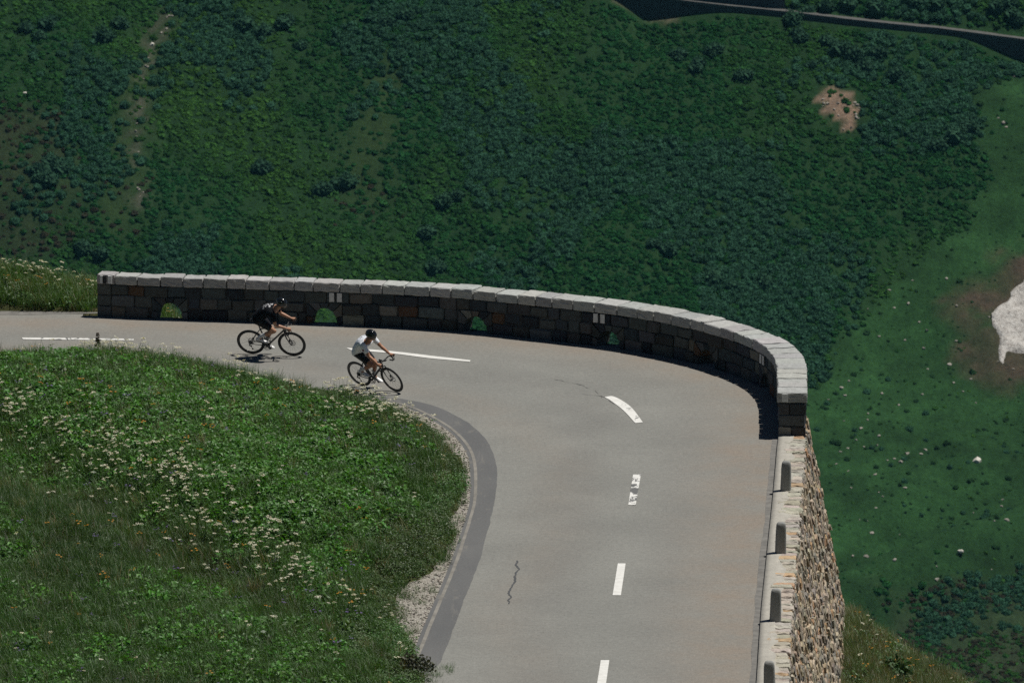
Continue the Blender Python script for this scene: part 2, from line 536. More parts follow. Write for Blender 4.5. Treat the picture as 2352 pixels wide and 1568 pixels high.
# painted centre dashes
def m_paint(name, wear):
    m, nt, b = newmat(name)
    c = ramp(nt, noise_tex(nt, 6, 3), [(.3, (.60, .59, .55)), (.7, (.74, .73, .69))])
    n = noise_tex(nt, 2.6, 6, .72, objvec(nt, (1.3, .8, 1)), .5)
    c = mixc(nt, c, (.12, .12, .115), ramp(nt, n, [(wear, (0, 0, 0)), (wear + .03, (1, 1, 1))]))
    nt.links.new(c, b.inputs['Base Color']); b.inputs['Roughness'].default_value = .6
    return m
P_OK = m_paint('road_paint', .74); P_W1 = m_paint('worn_road_paint', .575); P_W2 = m_paint('badly_worn_road_paint', .50)
def dash(A, B, mat, label=None):
    A = np.array([G(x, y)[:2] for x, y in A]); B = np.array([G(x, y)[:2] for x, y in B])
    if len(A) > 2: A = catmull(A, 8); B = catmull(B, 8)
    else: A = resample(A, .2); B = A[:1] * 0 + np.stack([np.linspace(B[0, k], B[-1, k], len(A)) for k in range(2)], 1)
    o = ribbon('lane_dash', A, B, .010, mat, road, 3)
    if label: o['label'] = label
dash([(50, 775.9), (180, 777), (307, 779)], [(53, 779.9), (180, 781), (307, 782)], P_W1)
dash([(795, 799.2), (900, 807), (1000, 818.5), (1081, 827.8)], [(806, 804.2), (900, 812), (985, 822.8), (1079, 831.2)], P_OK)
dash([(1389, 912), (1411, 911.5), (1448, 934), (1476.5, 970)], [(1389.5, 913), (1402, 920), (1432, 943), (1459, 972)], P_W1)
dash([(1454, 1090), (1443, 1159.5)], [(1472, 1090), (1460, 1160.5)], P_W2, 'badly worn white dash with dark asphalt showing through')
dash([(1419, 1294), (1407, 1367)], [(1437, 1294), (1426, 1367)], P_OK)
dash([(1380, 1516), (1368, 1590)], [(1399.5, 1516), (1389, 1590)], P_OK)
dash([(1338, 1745), (1322, 1825)], [(1358, 1745), (1344, 1825)], P_OK)
# sealed crack
ck = resample(np.array([G(x, y)[:2] for x, y in [(1189, 1287), (1183, 1297), (1190, 1308), (1181, 1318), (1185, 1333), (1176, 1348), (1172, 1368), (1165, 1386)]]), .06)
cw = .010 + .018 * fbm(np.arange(len(ck)) * .35, np.zeros(len(ck)), 3, 4)
ck[:, 0] += (fbm(np.arange(len(ck)) * .25, np.ones(len(ck)), 3, 8) - .5) * .12
ribbon('tar_seam', ck - np.stack([cw, 0 * cw], 1), ck + np.stack([cw, 0 * cw], 1), .006, plain('tar', (.06, .062, .064), .7), road, 2)
def crack(px, wd, seed):
    c = resample(catmull(np.array([G(x, y)[:2] for x, y in px]), 8), .08); n = len(c)
    c[:, 1] += (fbm(np.arange(n) * .2, np.zeros(n), 4, seed) - .5) * .5
    c[:, 0] += (fbm(np.arange(n) * .2, np.ones(n), 4, seed) - .5) * .25
    t = np.gradient(c, axis=0); t /= np.linalg.norm(t, axis=1)[:, None]; q = np.stack([-t[:, 1], t[:, 0]], 1)
    ww = wd * np.clip(fbm(np.arange(n) * .4, np.ones(n) * 3, 2, seed) * 2 - .55, .02, 1)[:, None]
    ribbon('road_crack', c - q * ww, c + q * ww, .005, plain('crack_dark', (.075, .073, .07), .9), road, 2)
crack([(1270, 872), (1340, 884), (1385, 910), (1420, 930)], .016, 3)
crack([(1340, 905), (1385, 912), (1440, 945)], .013, 13)

# ================================================================== parapet wall
def m_stone(name, rough_scale=14, lo=.72, hi=1.25, b_d=.03, sc2=45):
    m, nt, b = newmat(name)
    a = attr(nt, 'tint')
    n = noise_tex(nt, rough_scale, 6, .65)
    c = mixc(nt, a.outputs['Color'], ramp(nt, n, [(.3, (lo, lo, lo)), (.7, (hi, hi, hi))]), 1.0, 'MULTIPLY')
    n2 = noise_tex(nt, sc2, 2, .6)
    c = mixc(nt, c, ramp(nt, n2, [(.3, (.8, .8, .8)), (.7, (1.15, 1.15, 1.15))]), 1.0, 'MULTIPLY')
    nt.links.new(c, b.inputs['Base Color']); b.inputs['Roughness'].default_value = .88
    b.inputs['Specular IOR Level'].default_value = .25
    bump(nt, b, n, .7, b_d)
    return m
M_STONE = m_stone('wall_stone'); M_COPE = m_stone('coping_stone', 9, .82, 1.15, .025)
M_MORTAR = plain('mortar', (.042, .042, .040), .95, var=.3, scale=9)
par = bpy.data.objects.new('parapet_wall', None); COL.objects.link(par)
tag(par, 'low curved dry grey stone parapet with pale coping around the outside of the bend', 'wall')
def arch_u(px):
    q = proj(np.c_[WALL.at(WALL.s, 0.0), np.zeros(len(WALL.s))])
    return float(np.interp(px, q[:, 0], WALL.s))
ARCH = [arch_u(x) for x in (390, 745, 1091, 1397, 1622, 1757)]
AW, AH = .31, .40
def arch_z(u):
    z = np.full(np.shape(u), -.12)
    for a in ARCH:
        t = (np.asarray(u) - a) / (AW + .02)
        z = np.where(np.abs(t) < 1, np.maximum(z, (AH + .02) * np.sqrt(np.clip(1 - t * t, 0, 1))), z)
    return z
# mortar core with real drain openings
mb = MB()
uu = np.unique(np.concatenate([np.arange(.04, WALL.L - .04, .12), [WALL.L - .04]] + [a + (AW + .02) * np.cos(np.linspace(0, math.pi, 15)) for a in ARCH]))
uu = uu[(uu > .03) & (uu < WALL.L - .03)]
for a in ARCH: uu = np.concatenate([uu, [a - AW - .0205, a + AW + .0205]])
uu = np.sort(uu)
zb = arch_z(uu); th = wt(uu)
r0 = WALL.map(uu, 0 * uu + .045, zb); r1 = WALL.map(uu, 0 * uu + .045, 0 * uu + .985)
r2 = WALL.map(uu, th - .045, 0 * uu + .985); r3 = WALL.map(uu, th - .045, zb)
V = np.concatenate([r0, r1, r2, r3]); n = len(uu); F = []
for i in range(n - 1):
    for k in range(4):
        k2 = (k + 1) % 4
        F.append([k * n + i, k * n + i + 1, k2 * n + i + 1, k2 * n + i][::-1])
F += [[0, n, 2 * n, 3 * n], [n - 1, 4 * n - 1, 3 * n - 1, 2 * n - 1]]
mb.add(V, F); mb.build('mortar_core', M_MORTAR, par)
STONE_PAL = [(.064, .066, .066), (.078, .077, .070), (.048, .052, .055), (.095, .092, .082), (.040, .044, .049), (.070, .067, .058), (.085, .087, .083)]
def stone_tint():
    c = np.array(STONE_PAL[rng.integers(len(STONE_PAL))]) * np.array((.88, .98, 1.06))
    if rng.random() < .05: c = np.array((.100, .063, .040))
    elif rng.random() < .08: c = np.array((.15, .142, .122))
    return vary(c, .06, .32)
def put_block(mb, u0, u1, n0, n1, z0, z1, r, jit, tint, crv=WALL, nn=3):
    V, F = block((u1 - u0) / 2, (n1 - n0) / 2, (z1 - z0) / 2, r, jit, nn)
    mb.add(crv.map(V[:, 0] + (u0 + u1) / 2, V[:, 1] + (n0 + n1) / 2, V[:, 2] + (z0 + z1) / 2), F, tint)
mb = MB()
rows = [(-.06, .265), (.272, .535), (.542, .80)]
for (z0, z1) in rows:
    for back in (0, 1):
        u = .36
        while u < WALL.L - .36:
            u1 = min(u + rng.uniform(.30, .66), WALL.L - .36)
            if WALL.L - .36 - u1 < .22: u1 = WALL.L - .36
            a0_, a1_ = u, u1
            hit = [a for a in ARCH if a0_ < a + .44 and a1_ > a - .44] if z0 < .5 else []
            if hit:
                a = hit[0]
                if a0_ < a - .44 - .14: a1_ = a - .44
                else: u = a + .44; 
                if a0_ >= a - .44 - .14: continue
            g = .011
            pr = rng.normal(0, .014)
            th0 = float(wt(u))
            nz0, nz1 = (z0 + rng.normal(0, .012), z1 + rng.normal(0, .012))
            if back: put_block(mb, a0_ + g, a1_ - g, th0 - .12, th0 + pr, nz0, nz1, .04, .009, stone_tint())
            else: put_block(mb, a0_ + g, a1_ - g, pr, .12, nz0, nz1, .04, .009, stone_tint())
            u = a1_
# end pieces run through the whole thickness
for (z0, z1) in rows:
    for e, (ua, ub) in enumerate(((0, .35), (WALL.L - .35, WALL.L))):
        th0 = float(wt(ua)); k = rng.uniform(.35, .65) * th0
        if rng.random() < .25: k = th0 * .98
        put_block(mb, ua, ub, 0, k - .006, z0, z1, .025, .006, stone_tint())
        if k < th0 * .9: put_block(mb, ua, ub, k + .006, th0, z0, z1, .025, .006, stone_tint())
# wedge stones round each drain opening
for a in ARCH:
    th0 = float(wt(a))
    angs = np.linspace(0, math.pi, 8)
    def outp(t):
        c, s_ = math.cos(t), math.sin(t)
        k = min(.44 / abs(c) if abs(c) > 1e-6 else 9, .535 / s_ if s_ > 1e-6 else 9)
        return np.array([c * k, s_ * k])
    for t0, t1 in zip(angs[:-1], angs[1:]):
        t0 += .012; t1 -= .012
        poly = [np.array([AW * math.cos(t0), AH * math.sin(t0)]), outp(t0)]
        tc = [math.atan2(.535, .44), math.pi - math.atan2(.535, .44)]
        poly += [outp(t) for t in tc if t0 < t < t1]
        poly += [outp(t1), np.array([AW * math.cos(t1), AH * math.sin(t1)]),
                 np.array([AW * math.cos((t0 + t1) / 2), AH * math.sin((t0 + t1) / 2)])]
        p = np.array(poly); cen = p.mean(0); p = cen + (p - cen) * .97
        p2 = cen + (p - cen) * .93; m_ = len(p); pr = rng.normal(0, .006)
        V = np.concatenate([WALL.map(a + q[:, 0], np.full(m_, nn_), q[:, 1]) for q, nn_ in ((p2, pr), (p, .02), (p, th0 - .02), (p2, th0 - pr))])
        F = [list(range(m_))] + [[3 * m_ + i for i in range(m_)][::-1]]
        for l in range(3):
            for i in range(m_):
                j = (i + 1) % m_
                F.append([l * m_ + j, l * m_ + i, (l + 1) * m_ + i, (l + 1) * m_ + j])
        mb.add(V, F, stone_tint())
mb.build('masonry', M_STONE, par)
mb = MB(); u = 0.0
while u < WALL.L - .02:
    u1 = min(u + rng.uniform(.44, .66), WALL.L)
    if WALL.L - u1 < .3: u1 = WALL.L
    c = vary((.36, .36, .345), .025, .13)
    hz = rng.normal(0, .010)
    put_block(mb, u + .012, u1 - .012, -.035 + rng.normal(0, .008), float(wt(u)) + .03 + rng.normal(0, .012), .812, WH + hz, .022, .005, c, WALL, 6)
    u = u1
mb.build('coping', M_COPE, par)
# white painted guide marks on the stones
M_MARK = plain('white_marking_paint', (.62, .62, .60), .7, var=.15, scale=14)
M_BLACKP = plain('black_marking_paint', (.012, .012, .013), .7)
def mark(u0, u1, z0, z1, n0=-.034, n1=-.018, mat=None):
    mb = MB()
    V, F = block((u1 - u0) / 2, (n1 - n0) / 2, (z1 - z0) / 2, .003, .0015, 3)
    mb.add(WALL.map(V[:, 0] + (u0 + u1) / 2, V[:, 1] + (n0 + n1) / 2, V[:, 2] + (z0 + z1) / 2), F)
    mb.build('painted_mark', mat or M_MARK, par)
for px in (771.5, 1377, 1752):
    a = arch_u(px)
    mark(a - .155, a - .035, .575, .79); mark(a + .035, a + .155, .575, .79); mark(a - .03, a + .03, .58, .785, -.030, -.016, M_BLACKP)
mark(.30, .40, .83, 1.02, -.058, -.03); mark(.17, .25, .83, 1.02, -.054, -.03, M_BLACKP); mark(.10, .165, .83, 1.02, -.058, -.03)
mb = MB(); V, F = block(.008, .068, .09, .003, .001)
mb.add(WALL.map(V[:, 0] + WALL.L + .018, V[:, 1] + .13, V[:, 2] + .925), F); mb.build('painted_mark', M_MARK, par)

# ================================================================== retaining wall below the road
ret = bpy.data.objects.new('retaining_wall', None); COL.objects.link(ret)
tag(ret, 'tall battered rubble stone wall carrying the road on its outer side', 'wall')
BAT = .20
us = np.arange(U_W0 + .3, OUTC.L - 6, .4)
zz = np.linspace(0, -9, 19)
A = OUTC.at(us, 0 * us)
g = np.stack([OUTC.map(us, np.full(len(us), -.09 - BAT * z), np.full(len(us), z - .02)) for z in zz], 0)
M_MORT2 = plain('rubble_joint', (.12, .105, .085), .95, var=.35, scale=6)
gridmesh('backing', g[..., 0], g[..., 1], g[..., 2], M_MORT2, smooth=True, parent=ret)
RUB = [(.33, .265, .19), (.27, .225, .17), (.37, .30, .215), (.23, .20, .16), (.35, .275, .19), (.30, .26, .205), (.40, .34, .26)]
def rub_tint():
    c = np.array(RUB[rng.integers(len(RUB))])
    t = rng.random()
    if t < .06: c = np.array((.36, .225, .13))
    elif t < .18: c = np.array((.20, .185, .16))
    return vary(c, .05, .17)
mb = MB()
z = .0
while z > -7.4:
    h = rng.uniform(.11, .21)
    u = U_W1 - 9 + rng.uniform(0, .3)
    while u < U_W1 + 27:
        l = rng.uniform(.14, .42)
        zo = rng.normal(0, .02); po = rng.normal(.0, .022)
        V, F = block(l / 2 - .011, .10, h / 2 - .008, .020, .008, 3)
        zz_ = V[:, 2] + z - h / 2 + zo
        mb.add(OUTC.map(V[:, 0] + u + l / 2, V[:, 1] - .07 + po - BAT * zz_, zz_), F, rub_tint())
        u += l
    z -= h
mb.build('rubble_masonry', m_stone('rubble_stone', 16, .7, 1.25, .04), ret)
# kerb shelf: concrete slab, a row of edge stones
M_CONC = m_stone('shelf_concrete', 5, .88, 1.1, .012)
us = np.arange(U_W1 - .15, OUTC.L - 6, .08)
wob = (fbm(us * 1.6, us * 0, 4, 31) - .5) * .34
rowsn = [np.full(len(us), -.60), np.full(len(us), -.595), np.full(len(us), -.48), np.full(len(us), -.40), -.27 + wob, -.262 + wob]
rowsz = [-.05, .060, .072, .072, .072, .02]
g = np.stack([OUTC.map(us, n_, np.full(len(us), z_)) for n_, z_ in zip(rowsn, rowsz)], 0)
o = gridmesh('concrete_shelf', g[..., 0], g[..., 1], g[..., 2], M_CONC, cols=[np.full(g.shape, 1.0) * np.array((.37, .35, .305))], smooth=False, parent=ret)
mb = MB(); u = U_W1 + .03
while u < U_W1 + 30:
    l = rng.uniform(.16, .34)
    c = vary((.40, .365, .305), .05, .15)
    if rng.random() < .1: c = vary((.44, .31, .19), .05, .1)
    put_block(mb, u + .012, u + l - .012, -.44 + rng.normal(0, .02), .03 + rng.normal(0, .02), -.12, .062 + rng.normal(0, .010), .04, .008, c, OUTC, 6)
    u += l
mb.build('edge_stones', M_COPE, ret)

# ================================================================== bollards
def bollard():
    mb = MB()
    prof = [(0, 1.0), (.12, .985), (.30, .95), (.48, .91), (.56, .88), (.60, .82), (.635, .70), (.655, .50), (.662, .22)]
    V = []; F = []; m = 28
    for z, s_ in prof:
        for k in range(m):
            t = 2 * math.pi * k / m
            c, s2 = math.cos(t), math.sin(t)
            e = .5
            V.append((math.copysign(abs(c) ** e, c) * .116 * s_, math.copysign(abs(s2) ** e, s2) * .088 * s_, z))
    for l in range(len(prof) - 1):
        for k in range(m): F.append([l * m + k, l * m + (k + 1) % m, (l + 1) * m + (k + 1) % m, (l + 1) * m + k])
    F.append(list(range((len(prof) - 1) * m, len(prof) * m)))
    V = np.array(V); V += rng.normal(0, .0015, V.shape)
    mb.add(V, F, (.27, .27, .255))
    return mb
M_BOLL = m_stone('granite_bollard', 22, .82, 1.12, .012, 70)
proto_b = bollard().mesh('bollard', M_BOLL, True)
bl = [(1804.7, 1126, 'squat granite bollard standing next to the end of the stone parapet'),
      (1793, 1268.6, 'granite bollard second from the parapet end, on the pale kerb shelf'),
      (1781, 1424, 'granite bollard third from the parapet end, on the pale kerb shelf'),
      (1767.7, 1593, 'granite bollard farthest from the parapet, cut off by the lower edge')]
for i, (x, y, lab) in enumerate(bl):
    p = G(x, y, .07)
    o = bpy.data.objects.new('bollard', proto_b); COL.objects.link(o)
    _, a_ = sdist(p[None, :2], OUT)
    q = OUTC.at(a_, np.array([-.36]))[0]; t = OUTC.at(a_ + .1, np.array([-.36]))[0] - q
    o.location = (p[0], p[1], .068); o.rotation_euler = (rng.normal(0, .012), rng.normal(0, .015), math.atan2(t[1], t[0]) + R(90) + rng.normal(0, .04))
    tag(o, lab, 'bollard', 'granite bollards along the road edge')

# ================================================================== ground: grass bank, outer slope
def m_soil(name, a_, b_, c_):
    m, nt, b = newmat(name)
    c = ramp(nt, noise_tex(nt, 1.2, 6, .7), [(.3, a_), (.5, b_), (.7, c_)])
    nt.links.new(c, b.inputs['Base Color']); b.inputs['Roughness'].default_value = .95
    b.inputs['Specular IOR Level'].default_value = .1
    bump(nt, b, noise_tex(nt, 6, 5), .8, .08)
    return m
M_BANK = m_soil('meadow_soil', (.030, .042, .014), (.042, .052, .018), (.062, .056, .026))
gx, gy = np.meshgrid(np.arange(-46, 4.01, .25), np.arange(-66, 11.01, .25))
Pb = np.stack([gx.ravel(), gy.ravel()], 1)
zb_, db_, _ = bank_z(Pb)
o = gridmesh('meadow_ground', gx, gy, np.where(zb_ > 0, zb_ + .0, -.05 - 0 * zb_).reshape(gx.shape), M_BANK, (db_ > -.5).reshape(gx.shape))
tag(o, kind='structure')
def axis(lo, hi, a_, b_, fine):
    left = a_ - np.cumsum(np.geomspace(fine, 40, 60)); right = b_ + np.cumsum(np.geomspace(fine, 40, 60))
    return np.concatenate([left[left > lo][::-1], np.arange(a_, b_, fine), right[right < hi]])
ax = axis(-260, 260, -34, 30, .4); ay = axis(-190, 420, -48, 26, .4)
gx, gy = np.meshgrid(ax, ay)
Po = np.stack([gx.ravel(), gy.ravel()], 1)
zo_, do_, _ = outer_z(Po)
M_OUT = m_soil('slope_soil', (.036, .044, .016), (.055, .058, .022), (.085, .075, .035))
o = gridmesh('hillside', gx, gy, zo_.reshape(gx.shape), M_OUT)
tag(o, kind='structure')
# ================================================================== far side of the valley
def far_base(x, y):
    D = y + 163.0
    D1 = 985 + .12 * np.maximum(0, x - 30)
    z = -203 + .25 * (np.maximum(D, 560) - 900) + .35 * 10 * np.log1p(np.exp(np.clip((D - D1) / 10, -40, 40)))
    z = z + 5.0 * (fbm(x / 40, y / 60, 4, 41) - .5) + 2.6 * (fbm(x / 13 + y / 60, y / 30, 3, 43) - .5) + 1.5 * (fbm(x / 9, y / 9, 3, 42) - .5)
    # a low rib crossing the meadow on the right
    rb = D - (921 + .85 * (x - 45))
    z = z + 4.2 * np.exp(-(rb / 8.0) ** 2) * sstep(30, 45, x) - 3.0 * np.exp(-((rb - 14) / 8.0) ** 2) * sstep(30, 45, x)
    return z

def march(px, py, zf):
    d = ray(px, py)
    D = np.arange(620, 1700, .25)
    t = D / d[1]
    X = CAM[0] + d[0] * t; Y = CAM[1] + d[1] * t; Z = CAM[2] + d[2] * t
    h = zf(X, Y)
    k = np.argmax(h > Z)
    return np.array([X[k], Y[k], h[k]])
# old road on the far slope (its line fixed on the bare slope first)
rd_px = [(1395, -17), (1500, 0), (1640, 16), (1800, 31), (2000, 53), (2200, 76), (2352, 97), (2480, 112)]
FR = np.array([march(x, y, far_base) for x, y in rd_px])
FRC = smooth(resample(catmull(FR, 8), 1.0), 12)
FRC[:, 2] = smooth(FRC[:, 2:3], 200)[:, 0]
def far_z(x, y):
    z = far_base(x, y)
    sh_ = np.shape(x)
    P = np.stack([np.ravel(x), np.ravel(y)], 1)
    yr = np.interp(P[:, 0], FRC[:, 0], FRC[:, 1]); zr = np.interp(P[:, 0], FRC[:, 0], FRC[:, 2])
    inside = (P[:, 0] > FRC[0, 0] - 2) & (P[:, 0] < FRC[-1, 0] + 30)
    dy = P[:, 1] - yr
    zz = z.ravel().copy()
    bench = inside & (dy > .6) & (dy < 3.8)
    zz = np.where(bench, zr - .1, zz)
    zz = np.where(inside & (dy >= 3.8) & (dy < 30), np.minimum(zz, zr + .2 + .98 * (dy - 3.8)), zz)
    # grass verge hides the wall in the middle stretch, open wall at both ends
    xs = P[:, 0]
    x_a, x_b = march(1585, 40, far_base)[0], march(2250, 95, far_base)[0]
    mid_ = sstep(x_a - 14, x_a + 8, xs) * (1 - sstep(x_b - 4, x_b + 9, xs))
    mid_ = np.maximum(mid_, 1 - sstep(FRC[0, 0] - 1, FRC[0, 0] + 9, xs))
    drop = -.35 - (3.6 - 1.1 * (xs > x_a + 20)) * (1 - mid_) - .62 * np.maximum(0, -dy)
    low = inside & (dy <= .6) & (dy > -40)
    zz = np.where(low, np.where(dy > -14, zr + drop, np.minimum(zz, 1e9)), zz)
    # blend the cut back into the slope below
    bl_ = sstep(-14, -5, dy)
    zz = np.where(inside & (dy > -14) & (dy <= .6), (zr + drop) * bl_ + z.ravel() * (1 - bl_), zz)
    return zz.reshape(sh_)
def F(px, py): return march(px, py, far_z)
def fpoly(px): return np.array([F(x, y)[:2] for x, y in px])

ax = np.concatenate([np.arange(-420, -132, 8), np.arange(-132, 132, 1.0), np.arange(132, 421, 8)])
ay = np.concatenate([np.geomspace(150, 560, 20)[:-1], np.arange(560, 715, 5), np.arange(715, 930, 1.0), np.arange(930, 1250, 10), np.geomspace(1250, 2400, 24)])
gx, gy = np.meshgrid(ax, ay)
gz = far_z(gx, gy)

# zones on the slope
SHR = fpoly([(-900, -200), (2352, -200), (2480, 40), (2480, 150), (2352, 172), (2290, 186), (2258, 215), (2252, 270), (2272, 340), (2268, 420), (2225, 490), (2150, 560), (2060, 650), (1960, 740), (1900, 800), (1860, 860), (1600, 1000), (-900, 1000)])
HEATH = fpoly([(2010, 1345), (2150, 1320), (2352, 1310), (2460, 1300), (2460, 1640), (2040, 1700), (2050, 1500)])
SNOW = fpoly([(2274, 727), (2290, 706), (2312, 688), (2352, 640), (2400, 600), (2440, 640), (2440, 800), (2352, 812), (2318, 815), (2303, 841), (2291, 822), (2298, 775), (2277, 745)])
SCREE = fpoly([(1870, 222), (1888, 208), (1920, 207), (1962, 216), (1972, 240), (1986, 268), (1976, 288), (1970, 305), (1940, 305), (1925, 294), (1905, 277), (1893, 262), (1900, 252), (1880, 240)])
SCREE2 = fpoly([(1405, 2), (1440, 4), (1475, 18), (1520, 30), (1562, 44), (1560, 54), (1500, 46), (1450, 30), (1410, 14)])
GULLY = fpoly([(395, 20), (378, 60), (345, 135), (335, 185), (315, 260), (308, 330), (318, 420), (330, 455)])
TRACK = fpoly([(372, 70), (350, 120), (330, 180), (305, 270), (290, 400), (270, 500)])
TRACK2 = fpoly([(885, 180), (865, 260), (850, 350), (835, 450)])
BROWN = fpoly([(-80, 240), (60, 225), (140, 260), (170, 350), (190, 430), (150, 520), (90, 600), (-80, 640)])
def softin(P, poly, wdt):
    return sstep(-wdt, wdt, pdist(P, poly))
def near(P, line, wdt):
    d, _ = sdist(P, line)
    return np.exp(-(d / wdt) ** 2)

Pf = np.stack([gx.ravel(), gy.ravel()], 1)
vis = (np.abs(Pf[:, 0]) < 140) & (Pf[:, 1] > 700) & (Pf[:, 1] < 940)
def masks(P):
    x, y = P[:, 0], P[:, 1]
    n1 = fbm(x / 14, y / 14, 4, 61); n2 = fbm(x / 5, y / 5, 4, 62)
    m = {}
    m['shrub'] = softin(P + (np.stack([n2, n1], 1) - .5) * 9, SHR, 2.0)
    m['brown'] = softin(P + (np.stack([n2, n1], 1) - .5) * 12, BROWN, 3.0)
    m['heath'] = softin(P + (np.stack([n2, n1], 1) - .5) * 9, HEATH, 2.0)
    m['scree'] = softin(P + (np.stack([fbm(x / 2, y / 2, 4, 67), fbm(x / 2, y / 2, 4, 68)], 1) - .5) * 5, SCREE, .35) * sstep(.30, .42, fbm(x / 1.6, y / 1.6, 3, 69))
    m['mud'] = sstep(-7.5, -.5, pdist(P + (np.stack([n2, n1], 1) - .5) * 12, SNOW) + (fbm(x / 1.5, y / 1.5, 3, 66) - .5) * 5)
    m['gully'] = near(P + (np.stack([n2, n1], 1) - .5) * 4, GULLY, 1.2) * sstep(.44, .58, fbm(x / 1.4, y / 1.2, 4, 77))
    m['track'] = np.maximum(near(P + (np.stack([n2, n1], 1) - .5) * 6, TRACK, 3.2), near(P + (np.stack([n2, n1], 1) - .5) * 6, TRACK2, 4.0))
    m['clear'] = sstep(.60, .70, n1)
    m['n1'] = n1; m['n2'] = n2
    return m
base = np.zeros((len(Pf), 3)) + np.array((.0165, .050, .0150))
mk = {k: np.zeros(len(Pf)) for k in ('shrub', 'brown', 'heath', 'scree', 'mud', 'gully', 'track', 'clear')}
mv = masks(Pf[vis])
for k in mk: mk[k][vis] = mv[k]
nn1 = fbm(Pf[:, 0] / 12, Pf[:, 1] / 12, 4, 71)[:, None]; nn2 = fbm(Pf[:, 0] / 4, Pf[:, 1] / 3, 4, 72)[:, None]
def lerp(a_, b_, t): return a_ * (1 - t[:, None]) + np.array(b_) * t[:, None]
base = base * (.55 + .9 * nn1) * (.6 + .8 * nn2)
base = lerp(base, (.0125, .037, .0115), mk['shrub'] * .85)
base = lerp(base, (.024, .045, .015), mk['track'] * .75)
base = lerp(base, (.030, .034, .018), mk['brown'] * .7 * np.clip(nn2[:, 0] * 1.4, 0, 1))
base = lerp(base, (.030, .032, .020), mk['heath'] * .7 * np.clip(nn1[:, 0] * 1.5, 0, 1))
base = lerp(base, (.062, .047, .033), mk['mud'] * np.clip(nn2[:, 0] * 1.3 + .15, 0, 1))
base = lerp(base, (.085, .078, .064), mk['gully'] * .6)
ms = np.zeros(len(Pf)); ms[vis] = softin(Pf[vis] + (np.stack([mv['n2'], mv['n1']], 1) - .5) * 3, SCREE2, .6)
base = lerp(base, (.16, .13, .095), ms * .8)
base = lerp(base, (.200, .140, .10), mk['scree'])
M_FAR, nt, b = newmat('far_slope')
a = attr(nt, 'tint')
c = mixc(nt, a.outputs['Color'], ramp(nt, noise_tex(nt, .9, 6, .75, objvec(nt, (1, .6, .6))), [(.25, (.55, .6, .6)), (.5, (1, 1, 1)), (.75, (1.5, 1.4, 1.35))]), 1.0, 'MULTIPLY')
c = mixc(nt, c, ramp(nt, noise_tex(nt, 3.2, 3, .7), [(.3, (.7, .7, .7)), (.7, (1.3, 1.3, 1.3))]), 1.0, 'MULTIPLY')
nt.links.new(c, b.inputs['Base Color']); b.inputs['Roughness'].default_value = .95; b.inputs['Specular IOR Level'].default_value = .1
bump(nt, b, noise_tex(nt, 1.5, 5, .7), .8, .35)
tag(gridmesh('valley_side', gx, gy, gz, M_FAR, None, [base]), kind='structure')

# ---- the old road itself
M_FROAD = plain('old_road_surface', (.07, .068, .062), .9, var=.2, scale=1)
o = ribbon('distant_road', FRC[:, :2] + np.array([0, .2]), FRC[:, :2] + np.array([0, 3.5]), 0, M_FROAD, None, 3)
me = o.data
co_ = np.zeros(len(me.vertices) * 3); me.vertices.foreach_get('co', co_); co_ = co_.reshape(-1, 3)
co_[:, 2] = np.interp(co_[:, 0], FRC[:, 0], FRC[:, 2]) + .06
me.vertices.foreach_set('co', co_.ravel()); me.update()
tag(o, kind='structure')
def wallstrip(x0, x1, dy, zt0, zt1, thick, mat, name, parent, tint=(1, 1, 1), wob=.0):
    xs = np.arange(x0, x1, .8)
    yr = np.interp(xs, FRC[:, 0], FRC[:, 1]) + dy; zr = np.interp(xs, FRC[:, 0], FRC[:, 2])
    zt1 = zt1 + wob * (fbm(xs / 2, xs * 0, 3, 5) - .5)
    R_ = [np.stack([xs, yr, zr + zt0], 1), np.stack([xs, yr, zr + zt1], 1), np.stack([xs, yr + thick, zr + zt1], 1), np.stack([xs, yr + thick, zr + zt0], 1)]
    n = len(xs); V = np.concatenate(R_); Fc = []
    for i in range(n - 1):
        for k in range(4):
            k2 = (k + 1) % 4
            Fc.append([k * n + i, k * n + i + 1, k2 * n + i + 1, k2 * n + i])
    Fc += [[0, n, 2 * n, 3 * n], [n - 1, 4 * n - 1, 3 * n - 1, 2 * n - 1]]
    mb = MB(); mb.add(V, Fc, tint); return mb.build(name, mat, parent)
M_DKWALL = m_stone('dark_wall_stone', 1.2, .7, 1.25, .1, 4)  # mottled stone under one even dark tint per wall
x_l, x_m, x_r = FRC[0, 0], march(1808, 10, far_base)[0], march(2205, 85, far_base)[0]
dw = bpy.data.objects.new('distant_retaining_wall', None); COL.objects.link(dw)
tag(dw, 'long dark stone wall under the old road high on the far slope', 'wall')
wallstrip(x_l - 4, FRC[-1, 0] + 8, -.35, -5.0, -.02, .5, M_DKWALL, 'wall_face', dw, (.050, .055, .055))
wallstrip(x_l - 4, FRC[-1, 0] + 8, -.42, 0.0, .34, .62, plain('kerb_stone', (.08, .08, .075), .9, var=.25, scale=2), 'kerb_cap', dw, wob=.12)
cw_ = bpy.data.objects.new('cutting_wall', None); COL.objects.link(cw_)
tag(cw_, 'tall dark wall behind the old road, ending at a straight vertical edge', 'wall')
wallstrip(x_l - 4, x_m, 3.4, -1, 7.5, 1.2, M_DKWALL, 'wall_face', cw_, (.052, .062, .066))

